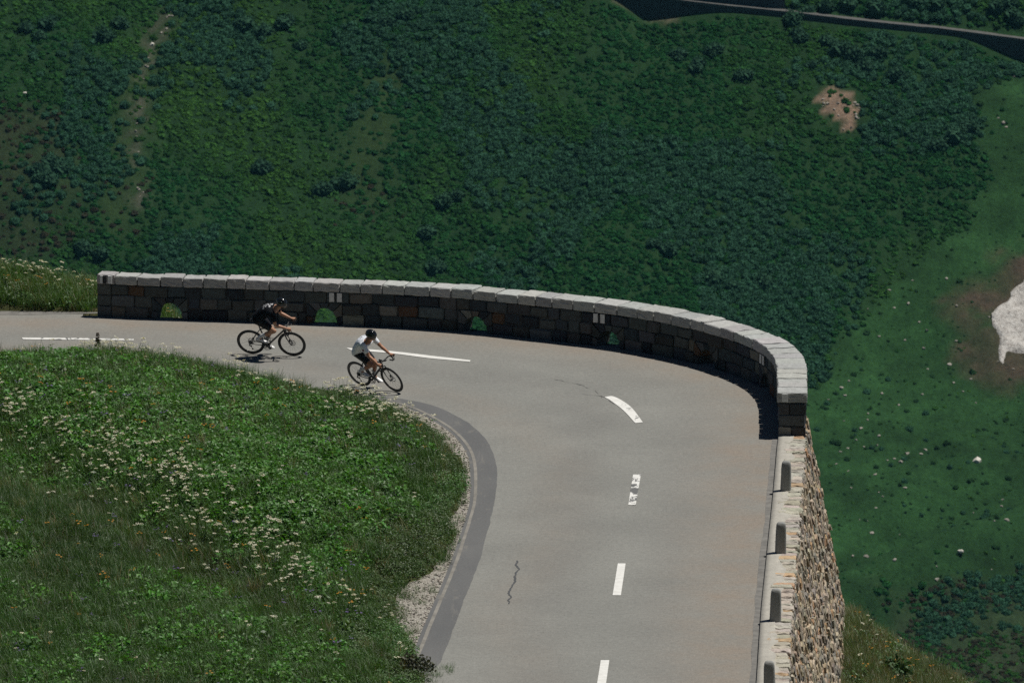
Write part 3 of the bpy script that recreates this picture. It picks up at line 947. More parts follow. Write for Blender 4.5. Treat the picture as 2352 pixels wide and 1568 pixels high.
# ---- bush sources
def noisy_ball(sub, amp, squash, seed, col, colv=.2):
    bm = bmesh.new(); bmesh.ops.create_icosphere(bm, subdivisions=sub, radius=1)
    V = np.array([v.co for v in bm.verts]); Fc = [[v.index for v in f.verts] for f in bm.faces]; bm.free()
    r = 1 + amp * (fbm(V[:, 0] * 1.7 + seed, V[:, 1] * 1.7 + V[:, 2] * 1.3, 2, seed) - .5) * 2 + rng.normal(0, amp * .45, len(V))
    V = V * r[:, None] * np.array([1, 1, squash]); V[:, 2] += .35 * squash
    C = np.array(col) * (1 + rng.uniform(-colv, colv, (len(V), 1)))
    return V, Fc, C
def bush_mesh(name, n, col, size=.55, leaf=.22, mat=None, squash=.75):
    """leafy shrub: clumps of leaf faces spread through its volume over a darker twiggy heart"""
    mb = MB()
    for k in range(n):
        d = rng.normal(0, 1, 3); d /= np.linalg.norm(d); d[2] = abs(d[2]) * 1.1 - .15
        rr = size * (.55 + .5 * rng.random()) * (1 + .25 * math.sin(3 * math.atan2(d[1], d[0]) + 1.3))
        p = d * rr * np.array([1, 1, squash]) + np.array([0, 0, .35 * size])
        l = leaf * rng.uniform(.6, 1.3)
        a1 = rng.normal(0, 1, 3) + d * .3; a1 /= np.linalg.norm(a1)
        a2 = np.cross(a1, d + rng.normal(0, .5, 3)); a2 /= (np.linalg.norm(a2) + 1e-9)
        q = [p - a1 * l, p + a2 * l * .55, p + a1 * l, p - a2 * l * .55]
        mb.add(q, [[0, 1, 2, 3]], vary(col, .1, .22))
    return mb
M_BUSH = leafmat('scrub_leaf', .22, .75, True, .06)
PB = []
for k in range(5):
    mbb = bush_mesh('s', 70, (1.12, 1.12, 1.12), .60, .13, squash=.50)
    V, Fc, C = noisy_ball(2, .28, .56, k, (1, 1, 1), .12); mbb.add(V * .60 - np.array([0, 0, .05]), Fc, C); PB.append(proto('scrub', mbb, M_BUSH))
for k in range(3):
    mbb = bush_mesh('s', 150, (1.12, 1.12, 1.12), .85, .15, squash=.7)
    V, Fc, C = noisy_ball(2, .28, .66, k + 9, (1, 1, 1), .12); mbb.add(V * .74, Fc, C); PB.append(proto('alder', mbb, M_BUSH))

N = 190000
P = np.stack([rng.uniform(-128, 124, N), rng.uniform(738, 922, N)], 1)
m = masks(P)
alder = sstep(.52, .62, fbm(P[:, 0] / 16, P[:, 1] / 20, 4, 91))
dens = m['shrub'] * (1 - .55 * m['clear']) * (1 - .72 * m['track']) * (1 - .72 * m['brown']) * (1 - m['gully'])
dens = np.where(pdist(P, SCREE) > -1.2, 0, dens)
dens = np.maximum(dens * (.75 + .25 * alder), .10)
dens = np.maximum(dens, .75 * m['heath'] * sstep(.30, .46, m['n2']))
yr = np.interp(P[:, 0], FRC[:, 0], FRC[:, 1]); dyr = P[:, 1] - yr
dens = np.where((P[:, 0] > x_l - 3) & (dyr > -1.4) & (dyr < 4.2), 0, dens)
x_a, x_b = march(1585, 40, far_base)[0], march(2250, 95, far_base)[0]
dens = np.where((P[:, 0] > x_l - 3) & (dyr > -1.9) & (dyr < 4.6) & ((P[:, 0] < x_a + 4) | (P[:, 0] > x_b)), 0, dens)
dens = np.where(pdist(P, SNOW) > -3, 0, dens)
kp = rng.random(N) < dens * .92
P = P[kp]; al = alder[kp]; m = {k: v[kp] for k, v in m.items()}
n = len(P)
isal = rng.random(n) < al * .42
idx = np.where(isal, rng.integers(5, 8, n), rng.integers(0, 5, n))
sc = np.where(isal, rng.uniform(.58, 1.0, n), np.clip(np.exp(rng.normal(-.48, .28, n)), .32, 1.05) * (.8 + .45 * m['n2'])) * np.where(m['heath'] > .5, .9, 1)
mead = (m['shrub'] < .3) & (m['heath'] < .3); sc = np.where(mead, sc * np.where(rng.random(n) < .6, rng.uniform(.2, .4, n), rng.uniform(.4, .85, n)), sc)
g1 = np.array((.0260, .086, .0195)); g2 = np.array((.035, .100, .057)); g3 = np.array((.037, .036, .022))
t = rng.random((n, 1))
big_ = sstep(.36, .66, fbm(P[:, 0] / 22 + 5, P[:, 1] / 40, 4, 95))[:, None]
ti = g1 * (.62 + .75 * t) * (1 + (big_ - .5) * np.array([.95, .42, .05]))
ti = np.where(isal[:, None], g2 * (.75 + .45 * t), ti)
red = (rng.random(n) < np.clip(.55 * m['brown'] + .5 * m['heath']  + .35 * m['track'] * (P[:, 1] < 860), 0, .7)) & ~isal
ti = np.where(red[:, None], g3 * (.7 + .5 * t), ti)
ti = np.where((mead & (rng.random(n) < .7))[:, None], np.array((.017, .050, .017)) * rng.uniform(.75, 1.5, (n, 1)), ti)
Z = far_z(P[:, 0], P[:, 1])
rot = np.stack([rng.normal(.50, .14, n), rng.normal(0, .16, n), rng.normal(0, .45, n)], 1)
scatter('scrub_cover', np.stack([P[:, 0], P[:, 1], Z - .08], 1), rot, sc, idx, np.clip(ti, 0, 1), PB, 'dense low green scrub covering the far side of the valley')
print('scrub', n)

# ---- bigger bushes that stand out one by one
mbb = bush_mesh('alder_bush', 420, (1.12, 1.12, 1.12), 1.2, .15, squash=.85)
V, Fc, C = noisy_ball(3, .3, .8, 33, (1, 1, 1), .15); mbb.add(V * 1.02, Fc, C); big = mbb.mesh('alder_bush', None)
def bigmat(name, col):
    m, nt, b = newmat(name); a = attr(nt, 'tint')
    c = mixc(nt, a.outputs['Color'], col, 1.0, 'MULTIPLY')
    oi = nd(nt, 'ShaderNodeObjectInfo')
    c = mixc(nt, c, ramp(nt, oi.outputs['Random'], [(0, (.75, .75, .75)), (1, (1.2, 1.15, 1.1))]), 1.0, 'MULTIPLY')
    nt.links.new(c, b.inputs['Base Color']); b.inputs['Roughness'].default_value = .8; b.inputs['Specular IOR Level'].default_value = .05
    t = nd(nt, 'ShaderNodeBsdfTranslucent'); nt.links.new(c, t.inputs[0])
    mx = nd(nt, 'ShaderNodeMixShader', i_0=.22); nt.links.new(b.outputs[0], mx.inputs[1]); nt.links.new(t.outputs[0], mx.inputs[2])
    nt.links.new(mx.outputs[0], nt.nodes['Material Output'].inputs[0])
    return m
big.materials.append(bigmat('alder_leaf', (.036, .094, .054)))
spots = [(120, 380), (100, 400), (140, 395), (115, 420), (1930, 120), (1965, 135), (1900, 100), (1990, 160), (2020, 130), (1870, 150), (2060, 180), (1840, 90), (770, 430), (740, 440), (800, 425), (600, 390), (980, 540),
         (1000, 620), (1330, 360), (1290, 420), (1820, 50), (1850, 30), (1900, 20), (1950, 12), (2010, 25), (2290, 20), (2330, 40), (2320, 12), (2100, 8), (2150, 15), (280, 60), (240, 90), (560, 60), (600, 80), (650, 60), (690, 110), (90, 90), (110, 60), (60, 70),
         (1500, 560), (1530, 575), (1640, 640), (1680, 660), (1760, 655), (1560, 130), (1600, 160), (1640, 120), (1700, 180), (230, 590), (190, 575), (1020, 470), (1050, 455), (890, 60), (930, 40), (2190, 320), (2230, 300), (2150, 340)]
nbig = 0
for (x, y) in spots:
    for k in range(2):
        p = F(x + rng.normal(0, 9 * k + 1), y + rng.normal(0, 4 * k + 1))
        o = bpy.data.objects.new('alder_bush', big); COL.objects.link(o)
        s_ = rng.uniform(.85, 1.45) * (1 - .2 * k)
        o.location = p - np.array([0, 0, .15]); o.scale = (s_, s_, s_ * rng.uniform(.8, 1.1)); o.rotation_euler = (0, 0, rng.uniform(0, 6.28))
        tag(o, 'big grey green bush standing out of the scrub on the far slope', 'bush', 'bigger bushes on the far slope'); nbig += 1

# ---- old snow and rocks
sx, sy = np.meshgrid(np.arange(70, 104, .35), np.arange(690, 900, .35))
Ps = np.stack([sx.ravel(), sy.ravel()], 1)
lo_, hi_ = SNOW.min(0) - 4, SNOW.max(0) + 4
kk = (Ps > lo_).all(1) & (Ps < hi_).all(1)
ds = np.full(len(Ps), -9.0)
nn = np.stack([fbm(Ps[kk, 0] / 2, Ps[kk, 1] / 2, 3, 1), fbm(Ps[kk, 0] / 2, Ps[kk, 1] / 2, 3, 2)], 1) - .5
ds[kk] = pdist(Ps[kk] + nn * 1.3, SNOW)
zs = far_z(Ps[:, 0], Ps[:, 1]) + np.where(ds > 0, .7 * (1 - np.exp(-np.maximum(ds, 0) / .5)) + 1.0 * (fbm(Ps[:, 0] / 1.8, Ps[:, 1] / 1.8, 4, 3) - .5), -.3)
M_SNOW, nt, b = newmat('old_snow')
snv = objvec(nt, (1, .7, 1))
c = ramp(nt, noise_tex(nt, 1.6, 7, .85, snv), [(.36, (.16, .135, .115)), (.47, (.44, .41, .37)), (.66, (.62, .60, .56))])
nt.links.new(c, b.inputs['Base Color']); b.inputs['Roughness'].default_value = .7
bump(nt, b, noise_tex(nt, 2.5, 5, .7), .9, .3)
o = gridmesh('snow_patch', sx, sy, zs.reshape(sx.shape), M_SNOW, (ds > -.4).reshape(sx.shape))
tag(o, 'dirty remnant of old snow lying in a muddy hollow of the meadow', 'snow patch')
def rock_mesh(seed):
    bm = bmesh.new(); bmesh.ops.create_icosphere(bm, subdivisions=2, radius=1)
    V = np.array([v.co for v in bm.verts]); Fc = [[v.index for v in f.verts] for f in bm.faces]; bm.free()
    for _ in range(7):                                    # chop flat facets
        d = rng.normal(0, 1, 3); d /= np.linalg.norm(d); k = rng.uniform(.45, .8)
        s_ = V @ d; V = V - np.maximum(0, s_ - k)[:, None] * d
    V *= rng.uniform(.6, 1.2, 3) * np.array([1, 1, .65])
    mb = MB(); mb.add(V, Fc, (.30, .275, .235)); return mb.mesh('rock', M_ROCK)
M_ROCK = m_stone('rock_stone', 2.5, .75, 1.2, .05, 9)
RKS = [rock_mesh(k) for k in range(5)]
RKW = RKS[2].copy(); RKW.materials.clear()
M_ROCKW = plain('white_rock', (.56, .53, .46), .85, var=.12, scale=3); RKW.materials.append(M_ROCKW)
def rock(x, y, s_, lab, far=True, grp='pale rocks scattered over the far meadow', sq=(1, 1, 1)):
    p = F(x, y) if far else None
    o = bpy.data.objects.new('rock', RKW if grp is None else RKS[rng.integers(5)]); COL.objects.link(o)
    o.location = p; o.scale = (s_ * sq[0], s_ * sq[1], s_ * sq[2]); o.rotation_euler = (rng.normal(0, .2), rng.normal(0, .2), rng.uniform(0, 6.28))
    tag(o, lab, 'rock', grp)
rock(2244, 1061, .85, 'largest bright white boulder on the dark green meadow right of the bend', True, None, (.9, .9, 1.6))
rock(2204, 1267, .72, 'long tilted pale boulder lying low on the meadow beyond the retaining wall', True, None, (1.7, .7, .8))
rock(350, 105, .55, 'small bright white stone alone beside the grassy track in the scrub', True, None, (.8, .8, 1.5))
rock(58, 215, .45, 'tiny white stone at the far left of the scrub slope', True, None)
rk = [(1992, 966), (1977, 987), (2125, 1033), (2037, 1052), (2053, 1055), (2070, 1064), (2114, 1043), (2014, 1026), (1964, 1007), (1983, 1025), (1933, 1037), (1940, 970), (1948, 873), (1940, 912), (1930, 890), (2020, 905), (2023, 778),
      (2043, 670), (1997, 655), (1995, 710), (2050, 710), (2085, 702), (2110, 745), (2130, 760), (2020, 1003), (2008, 1090), (2017, 1130), (2010, 1165), (1990, 1195), (2080, 1120), (2300, 1165), (2310, 1190), (1923, 1065), (2080, 1040), (2120, 905), (2065, 930), (2170, 640),
      (2295, 275), (2303, 283), (2310, 290), (2330, 180), (2334, 176), (1990, 1280), (2000, 1225), (2150, 1330), (2055, 1290), (2210, 1380), (2240, 930), (2215, 900), (2190, 880), (2230, 870), (2180, 840)]
for (x, y) in rk:
    rock(x + rng.normal(0, 2), y + rng.normal(0, 2), rng.uniform(.20, .46), 'small pale rock among many scattered over the far meadow')
for _ in range(24):
    rock(rng.uniform(1900, 2345), rng.uniform(640, 1340), rng.uniform(.14, .28), 'small pale rock among many scattered over the far meadow')
for _ in range(45):                                       # stones in the scree patch and the gully
    u = rng.random()
    if u < .5:
        q = (rng.uniform(1885, 1975), rng.uniform(215, 300))
        if not inpoly(F(*q)[None, :2], SCREE)[0]: continue
        rock(q[0], q[1], rng.uniform(.15, .4), 'stone lying in the bare earth scar on the far slope', True, 'stones in the bare earth scar')
    else:
        k = rng.uniform(0, 1); q = (np.interp(k, np.linspace(0, 1, 8), [395, 378, 345, 335, 315, 308, 318, 330]), np.interp(k, np.linspace(0, 1, 8), [20, 60, 135, 185, 260, 330, 420, 455]))
        rock(q[0] + rng.normal(0, 6), q[1], rng.uniform(.15, .34), 'stone in the dry rocky gully running down the scrub slope', True, 'stones in the dry gully')
# ================================================================== meadow plants
M_LEAF = leafmat('meadow_leaf', .30, .5, True, .45)
M_PETAL = leafmat('white_petal', .25, .7, True, .2)
def leafquad(mb, p, d, L, Wd, up, col, fold=.25):
    """a pointed leaf: two half blades folded along the midrib"""
    d = d / np.linalg.norm(d); s_ = np.cross(d, up); s_ /= (np.linalg.norm(s_) + 1e-9); u = np.cross(s_, d)
    a = p; m1 = p + d * L * .5 + u * L * .06; b = p + d * L - u * L * .10
    l = m1 + s_ * Wd * .5 + u * Wd * fold; r = m1 - s_ * Wd * .5 + u * Wd * fold
    mb.add([a, l, b, r, m1], [[0, 1, 4], [1, 2, 4], [2, 3, 4], [3, 0, 4]], vary(col, .08, .18))
def blade(mb, p, az, H, wd, lean, col, seg=3):
    d = np.array([math.cos(az), math.sin(az), 0]); s_ = np.array([-d[1], d[0], 0]) * wd * .5
    V = []; F_ = []
    for k in range(seg + 1):
        t = k / seg
        c = p + d * lean * t * t + np.array([0, 0, H * t * (1 - .18 * lean * t)])
        wk = (1 - t * .9)
        V += [c - s_ * wk, c + s_ * wk]
    for k in range(seg): F_.append([2 * k, 2 * k + 1, 2 * k + 3, 2 * k + 2])
    mb.add(V, F_, vary(col, .1, .2))
def p_grass(n, H, wd, col, spread=.16):
    mb = MB()
    for _ in range(n):
        r = spread * math.sqrt(rng.random()); a = rng.uniform(0, 6.28)
        blade(mb, np.array([r * math.cos(a), r * math.sin(a), 0]), rng.uniform(0, 6.28), H * rng.uniform(.55, 1.1), wd * rng.uniform(.7, 1.3), H * rng.uniform(.15, .75), col)
    return mb
def p_herb(n, H, L, Wd, col, spread=.17):
    mb = MB()
    for _ in range(n):
        r = spread * math.sqrt(rng.random()); a = rng.uniform(0, 6.28)
        p = np.array([r * math.cos(a), r * math.sin(a), H * rng.uniform(.25, 1.0) * (1 - .35 * r / spread)])
        az = a + rng.normal(0, .8)
        d = np.array([math.cos(az), math.sin(az), rng.uniform(-.45, .45)])
        leafquad(mb, p, d, L * rng.uniform(.6, 1.25), Wd * rng.uniform(.7, 1.2), np.array([rng.normal(0, .25), rng.normal(0, .25), 1]), col)
    return mb
def p_umbel(H, rad, col=(.62, .60, .48), stems=1, green=(.07, .13, .04)):
    mb = MB()
    for s in range(stems):
        base_ = np.array([rng.normal(0, .05) * (s > 0), rng.normal(0, .05) * (s > 0), 0]); az = rng.uniform(0, 6.28)
        h = H * rng.uniform(.8, 1.08); top = base_ + np.array([math.cos(az) * .07, math.sin(az) * .07, h])
        blade(mb, base_, az, h, .014, .07, green, 2)
        blade(mb, base_, az + 1.5, h, .014, .07, green, 2)
        rr = rad * rng.uniform(.8, 1.15); tilt = rng.normal(0, .18, 2)
        for _ in range(26):
            r = rr * math.sqrt(rng.random()); a = rng.uniform(0, 6.28)
            p = top + np.array([r * math.cos(a), r * math.sin(a), -.22 * r * r / rr + r * (tilt[0] * math.cos(a) + tilt[1] * math.sin(a)) + rng.normal(0, .004)])
            q = .26 * rr * rng.uniform(.7, 1.2)
            e1 = np.array([1, 0, rng.normal(0, .35)]); e2 = np.array([0, 1, rng.normal(0, .35)])
            ph = rng.uniform(0, 1.5); c_, s2 = math.cos(ph), math.sin(ph)
            A_ = (e1 * c_ + e2 * s2) * q; B_ = (e2 * c_ - e1 * s2) * q
            mb.add([p + A_, p + B_, p - A_, p - B_], [[0, 1, 2, 3]], vary(col, .04, .15))
        for _ in range(5):
            z = rng.uniform(.1, .7); az = rng.uniform(0, 6.28)
            leafquad(mb, base_ + (top - base_) * z, np.array([math.cos(az), math.sin(az), .3]), .10, .04, np.array([0, 0, 1.]), green)
    return mb
def p_spike(H, col, n=26, wd=.025, green=(.06, .11, .035)):
    mb = MB(); az = rng.uniform(0, 6.28)
    blade(mb, np.zeros(3), az, H, .012, .04, green, 2); blade(mb, np.zeros(3), az + 1.5, H, .012, .04, green, 2)
    for _ in range(n):
        t = rng.uniform(.55, 1); a = rng.uniform(0, 6.28)
        p = np.array([math.cos(az) * .04 * t * t, math.sin(az) * .04 * t * t, H * t])
        d = np.array([math.cos(a), math.sin(a), .6])
        leafquad(mb, p, d, wd * (1.5 - t), wd * (1.4 - t), np.array([0, 0, 1.]), col)
    return mb
def p_flower(H, col, n=3):
    mb = MB()
    for _ in range(n):
        o_ = np.array([rng.normal(0, .05), rng.normal(0, .05), 0]); h = H * rng.uniform(.7, 1.1)
        blade(mb, o_, rng.uniform(0, 6.28), h, .010, .02, (.06, .11, .035), 2)
        for k in range(7):
            a = k * .9; leafquad(mb, o_ + np.array([0, 0, h]), np.array([math.cos(a), math.sin(a), .25]), .026, .018, np.array([0, 0, 1.]), col)
    return mb

PR = []
def addp(name, mb, mat=M_LEAF): PR.append(proto(name, mb, mat)); return len(PR) - 1
GRASS = [addp('grass_tuft', p_grass(34, .30, .013, (1, 1, 1))) for _ in range(3)]
LONG = [addp('long_grass_tuft', p_grass(30, .44, .012, (1, 1, 1), .2)) for _ in range(2)]
HERB = [addp('leafy_herb', p_herb(26, .28, .125, .075, (1, 1, 1), .2)) for _ in range(4)]
SMALL = [addp('small_herb', p_herb(36, .17, .062, .034, (1, 1, 1), .2)) for _ in range(3)]
UMB = [addp('umbel', p_umbel(.46, .048)) for _ in range(4)]
DOCK = [addp('dock_spike', p_spike(.55, (.16, .075, .035))) for _ in range(2)]
YEL = addp('yellow_flower', p_flower(.32, (.62, .30, .02)))
PUR = addp('purple_flower', p_flower(.30, (.20, .14, .36), 4))
DRY = addp('dry_grass', p_grass(14, .42, .010, (.34, .29, .16), .14))
DENSE = addp('dense_bush', bush_mesh('b', 150, (1, 1, 1), .30, .065, squash=.8), M_LEAF)

P_, R_, S_, I_, T_ = [], [], [], [], []
def put(P, Z, idx, sc, tint, tilt=.12):
    n = len(P)
    if n == 0: return
    P_.append(np.stack([P[:, 0], P[:, 1], Z], 1)); I_.append(np.asarray(idx)); S_.append(np.asarray(sc)); T_.append(np.asarray(tint))
    R_.append(np.stack([rng.normal(0, tilt, n), rng.normal(0, tilt, n), rng.uniform(0, 6.28, n)], 1))
def flush(name, label):
    global P_, R_, S_, I_, T_
    o = scatter(name, np.concatenate(P_), np.concatenate(R_), np.concatenate(S_), np.concatenate(I_), np.concatenate(T_), PR, label)
    print(name, sum(len(p) for p in P_)); P_, R_, S_, I_, T_ = [], [], [], [], []
def pick(lst, n): return np.array(lst)[rng.integers(0, len(lst), n)]
def greens(n, c, hv=.10, vv=.28):
    return np.clip(np.array(c) * (1 + rng.uniform(-vv, vv, (n, 1))) * (1 + rng.uniform(-hv, hv, (n, 3))), 0, 1)

def cand(density, x0, x1, y0, y1, fade=True):
    n = int(density * (x1 - x0) * (y1 - y0))
    P = np.stack([rng.uniform(x0, x1, n), rng.uniform(y0, y1, n)], 1)
    q = proj(np.c_[P, np.zeros(n)])
    return P[(q[:, 0] > -620) & (q[:, 0] < 2980) & (q[:, 1] > 500) & (q[:, 1] < 2150)]

def bank_fields(P):
    z, d, r = bank_z(P)
    n1 = fbm(P[:, 0] * .45, P[:, 1] * .30, 4, 101); n2 = fbm(P[:, 0] * 1.6, P[:, 1] * 1.1, 3, 102)
    leafy = sstep(.2, 2.2, r + (n1 - .5) * 3) * sstep(.9, 2.4, d + (n2 - .5) * 2.0)
    return z, d, r, n1, n2, leafy
# grass everywhere on the bank
P = cand(46, -25, 2.5, -52, 10); z, d, r, n1, n2, leafy = bank_fields(P)
edge = sstep(-.55, .55, d + (n2 - .5) * 1.9)
gap = np.where(d < 1.6, sstep(.36, .46, n2), 1)
dens = edge * gap * (1 - .62 * leafy)
APRON = np.vstack([AO2, AI[::-1]])
k = (rng.random(len(P)) < dens) & ~((d < .6) & (pdist(P, APRON) > -.06)); P = P[k]; z = z[k]; d = d[k]; r = r[k]; n1 = n1[k]; n2 = n2[k]; n = len(P)
isl = rng.random(n) < np.where(n1 > .52, .45, .12)
c = greens(n, (.058, .140, .018)); dk = greens(n, (.044, .104, .016)); br = greens(n, (.085, .085, .040))
t = sstep(.45, .62, n1)[:, None] * .7; c = c * (1 - t) + dk * t
t = ((rng.random(n) < .06 + .22 * (np.abs(r + .7) < .9)) * 1.0)[:, None] * .75; c = c * (1 - t) + br * t
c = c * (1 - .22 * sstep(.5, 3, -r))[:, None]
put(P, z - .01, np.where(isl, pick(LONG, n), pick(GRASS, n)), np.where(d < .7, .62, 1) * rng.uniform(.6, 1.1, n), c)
# leafy herbs on the hump
P = cand(30, -25, 2.5, -52, 10); z, d, r, n1, n2, leafy = bank_fields(P)
k = (rng.random(len(P)) < leafy * (.55 + .6 * sstep(.35, .6, n2)) + .42 * sstep(.52, .42, n1) * (d > 1.5)) & (d > .25); P = P[k]; z = z[k]; n1 = n1[k]; n2 = n2[k]; n = len(P)
put(P, z - .02, pick(HERB, n), rng.uniform(.6, 1.15, n), greens(n, (.066, .190, .022), .14, .38), .24)
# small herbs fill the rest
P = cand(50, -25, 2.5, -52, 10); z, d, r, n1, n2, leafy = bank_fields(P)
k = (rng.random(len(P)) < .85) & (d > .1); P = P[k]; z = z[k]; d = d[k]; r = r[k]; n1 = n1[k]; n2 = n2[k]; n = len(P)
c = greens(n, (.062, .145, .030), .14, .3); dk = greens(n, (.058, .088, .024)); t = sstep(.5, .62, n1)[:, None] * .7
put(P, z - .01, pick(SMALL, n), rng.uniform(.6, 1.25, n), c * (1 - t) + dk * t, .2)
# clumps of darker shrubs / taller stuff
P = cand(.10, -25, 2.5, -52, 10); z, d, r, n1, n2, leafy = bank_fields(P); k = (d > 1.2); P = P[k]; z = z[k]; n = len(P)
put(P, z, np.full(n, DENSE), rng.uniform(.5, 1.0, n), greens(n, (.055, .115, .03)))
# dry stalks, dock, yellow and purple flowers
for dn, ids, cc, lo, sc0 in ((1.6, [DRY], (1, 1, 1), .3, .9), (.9, DOCK, (1, 1, 1), .15, .8), (.55, [YEL], (1, 1, 1), .5, 1), (.8, [PUR], (1, 1, 1), .8, 1)):
    P = cand(dn, -25, 2.5, -52, 10); z, d, r, n1, n2, leafy = bank_fields(P); k = (d > lo) & (n1 + rng.normal(0, .08, len(P)) > .47); P = P[k]; z = z[k]; n = len(P)
    put(P, z, pick(ids, n), sc0 * rng.uniform(.7, 1.2, n), greens(n, cc, .05, .12))
P = cand(7, -25, 2.5, -2, 10); z, d, r, n1, n2, leafy = bank_fields(P); k = (d > .15) & (d < 1.7) & (rng.random(len(P)) < .45); P = P[k]; z = z[k]; n = len(P)
put(P, z, pick(DOCK, n), rng.uniform(.55, 1.05, n), greens(n, (.75, .85, .8), .2, .2))
P = cand(10, -25, 2.5, -2, 10); z, d, r, n1, n2, leafy = bank_fields(P); k = (d > .1) & (d < 1.4); P = P[k]; z = z[k]; n = len(P)
put(P, z, pick(LONG, n), rng.uniform(.8, 1.15, n), greens(n, (.075, .105, .035), .12, .25))

# white umbels: the densest drifts run along the rim of the hump and along the crest
Pu = cand(16, -25, 2.5, -52, 10); z, d, r, n1, n2, leafy = bank_fields(Pu)
q = proj(np.c_[Pu, z])
n3 = fbm(Pu[:, 0] * .8, Pu[:, 1] * .6, 3, 131)
rim = np.exp(-((r - .9) / .9) ** 2) * (.25 + .75 * (q[:, 0] < 720)) * sstep(.36, .52, n3) * 2.7
crest = ((d > .05) & (d < 2.6)) * sstep(.34, .52, n3) * .62 * (Pu[:, 1] > -12) * (q[:, 0] > 180)
pt = np.exp(-((q[:, 0] - 860) / 75) ** 2) * ((d > .05) & (d < 1.6)) * .3 * (Pu[:, 1] > -10)
bg = .010 * sstep(.42, .55, n3) * (d > .5) + .006 * (d > .5)
k = (rng.random(len(Pu)) < np.clip(rim * .34 + crest + pt + bg, 0, 1)) & (d > .15)
Pu = Pu[k]; zu = z[k]; qu = q[k]; du = d[k]
inv = (qu[:, 0] > 5) & (qu[:, 0] < 1150) & (qu[:, 1] > 770) & (qu[:, 1] < 1560)
order = np.argsort(-10.0 * inv - rng.random(len(Pu)))
hero = order[:min(300, int(inv.sum()))]; rest = order[len(hero):]
put(Pu[rest], zu[rest], pick(UMB, len(rest)), rng.uniform(.75, 1.2, len(rest)), greens(len(rest), (1, 1, .95), .03, .1))
flush('meadow_plants', 'thick growth of grass, leafy herbs and wild flowers on the bank inside the bend')
M_UMB = leafmat('umbel_leaf', .25, .7, False, .2)
UM = []
for k in range(6): UM.append(p_umbel(.46, .050, stems=1 + k % 2).mesh('white_umbel', M_UMB))
for i in hero:
    o = bpy.data.objects.new('white_umbel', UM[rng.integers(6)]); COL.objects.link(o)
    o.location = (Pu[i, 0], Pu[i, 1], zu[i]); s_ = rng.uniform(.75, 1.2); o.scale = (s_, s_, s_ * rng.uniform(.85, 1.1))
    o.rotation_euler = (rng.normal(0, .08), rng.normal(0, .08), rng.uniform(0, 6.28))
    tag(o, 'creamy white flower head on a thin stem in the meadow bank', 'wildflower', 'white flowers on the meadow bank')
# a dark brown seed spike standing out on the crest
p = G(515, 822)[:2]; zc = bank_z(p[None])[0][0]
p0 = G(388, 830)[:2]

# ================================================================== left roadside bank and lower right slope
def outf(P):
    z, d, arc = outer_z(P); return z, d, arc, fbm(P[:, 0] * .5, P[:, 1] * .5, 4, 111), fbm(P[:, 0] * 1.7, P[:, 1] * 1.7, 3, 112)
UMO, UMZ = [], []
for (x0, x1, y0, y1, kind) in ((-24, -4, 2, 16, 'left'), (4, 19, -24, -3, 'right')):
    P = cand(60, x0, x1, y0, y1); z, d, arc, n1, n2 = outf(P)
    ok = (d > .15) if kind == 'left' else (d > .95) & (z < -3.5)
    ok &= ~((arc > U_W0 - .1) & (d < .75) & (kind == 'left'))
    k = ok & (rng.random(len(P)) < .9); P, z, d, n1, n2 = P[k], z[k], d[k], n1[k], n2[k]; n = len(P)
    if kind == 'left':
        c = greens(n, (.064, .145, .022)); t = (rng.random(n) < .10 + .22 * (d > 2.2))[:, None] * .7
    else:
        c = greens(n, (.072, .120, .028)); t = (rng.random(n) < .27)[:, None] * .75
    c = c * (1 - t) + greens(n, (.19, .155, .080)) * t
    put(P, z - .01, np.where(rng.random(n) < .5, pick(LONG, n), pick(GRASS, n)), rng.uniform(.6, 1.1, n), c)
    P = cand(30, x0, x1, y0, y1); z, d, arc, n1, n2 = outf(P)
    ok = (d > .2) if kind == 'left' else (d > 1.0) & (z < -3.5)
    ok &= ~((arc > U_W0 - .1) & (d < .75) & (kind == 'left'))
    k = ok & (n2 > (.42 if kind == 'left' else .5)); P, z, n1 = P[k], z[k], n1[k]; n = len(P)
    put(P, z - .01, np.where(rng.random(n) < .5, pick(HERB, n), pick(SMALL, n)), rng.uniform(.5, 1.0, n), greens(n, (.062, .125, .030)), .2)
    for dn, ids, sc0 in ((2.5, [YEL], 1), (4 if kind == 'left' else 6, [DRY], .9), (1.0, DOCK, .8)):
        P = cand(dn, x0, x1, y0, y1); z, d, arc, n1, n2 = outf(P)
        ok = ((d > .4) if kind == 'left' else (d > 1.1) & (z < -3.5)) & (n2 > .45); P, z = P[ok], z[ok]; n = len(P)
        put(P, z, pick(ids, n), sc0 * rng.uniform(.7, 1.2, n), greens(n, (1, 1, 1), .05, .12))
    P = cand(14 if kind == 'left' else 1.5, x0, x1, y0, y1); z, d, arc, n1, n2 = outf(P)
    ok = ((d > 1.0) & (d < 3.0) & (n1 > .40) & (arc < U_W0 + .1)) if kind == 'left' else (d > 1.2) & (z < -3.6) & (n2 > .55)
    P, z = P[ok], z[ok]; n = len(P)
    put(P, z, pick(UMB, n), rng.uniform(.7, 1.1, n), greens(n, (1, 1, .95), .03, .1))
    flush('roadside_plants' if kind == 'left' else 'slope_plants', 'tall flowering grass and herbs on the bank left of the parapet' if kind == 'left' else 'straw coloured grass and herbs on the slope at the foot of the retaining wall')

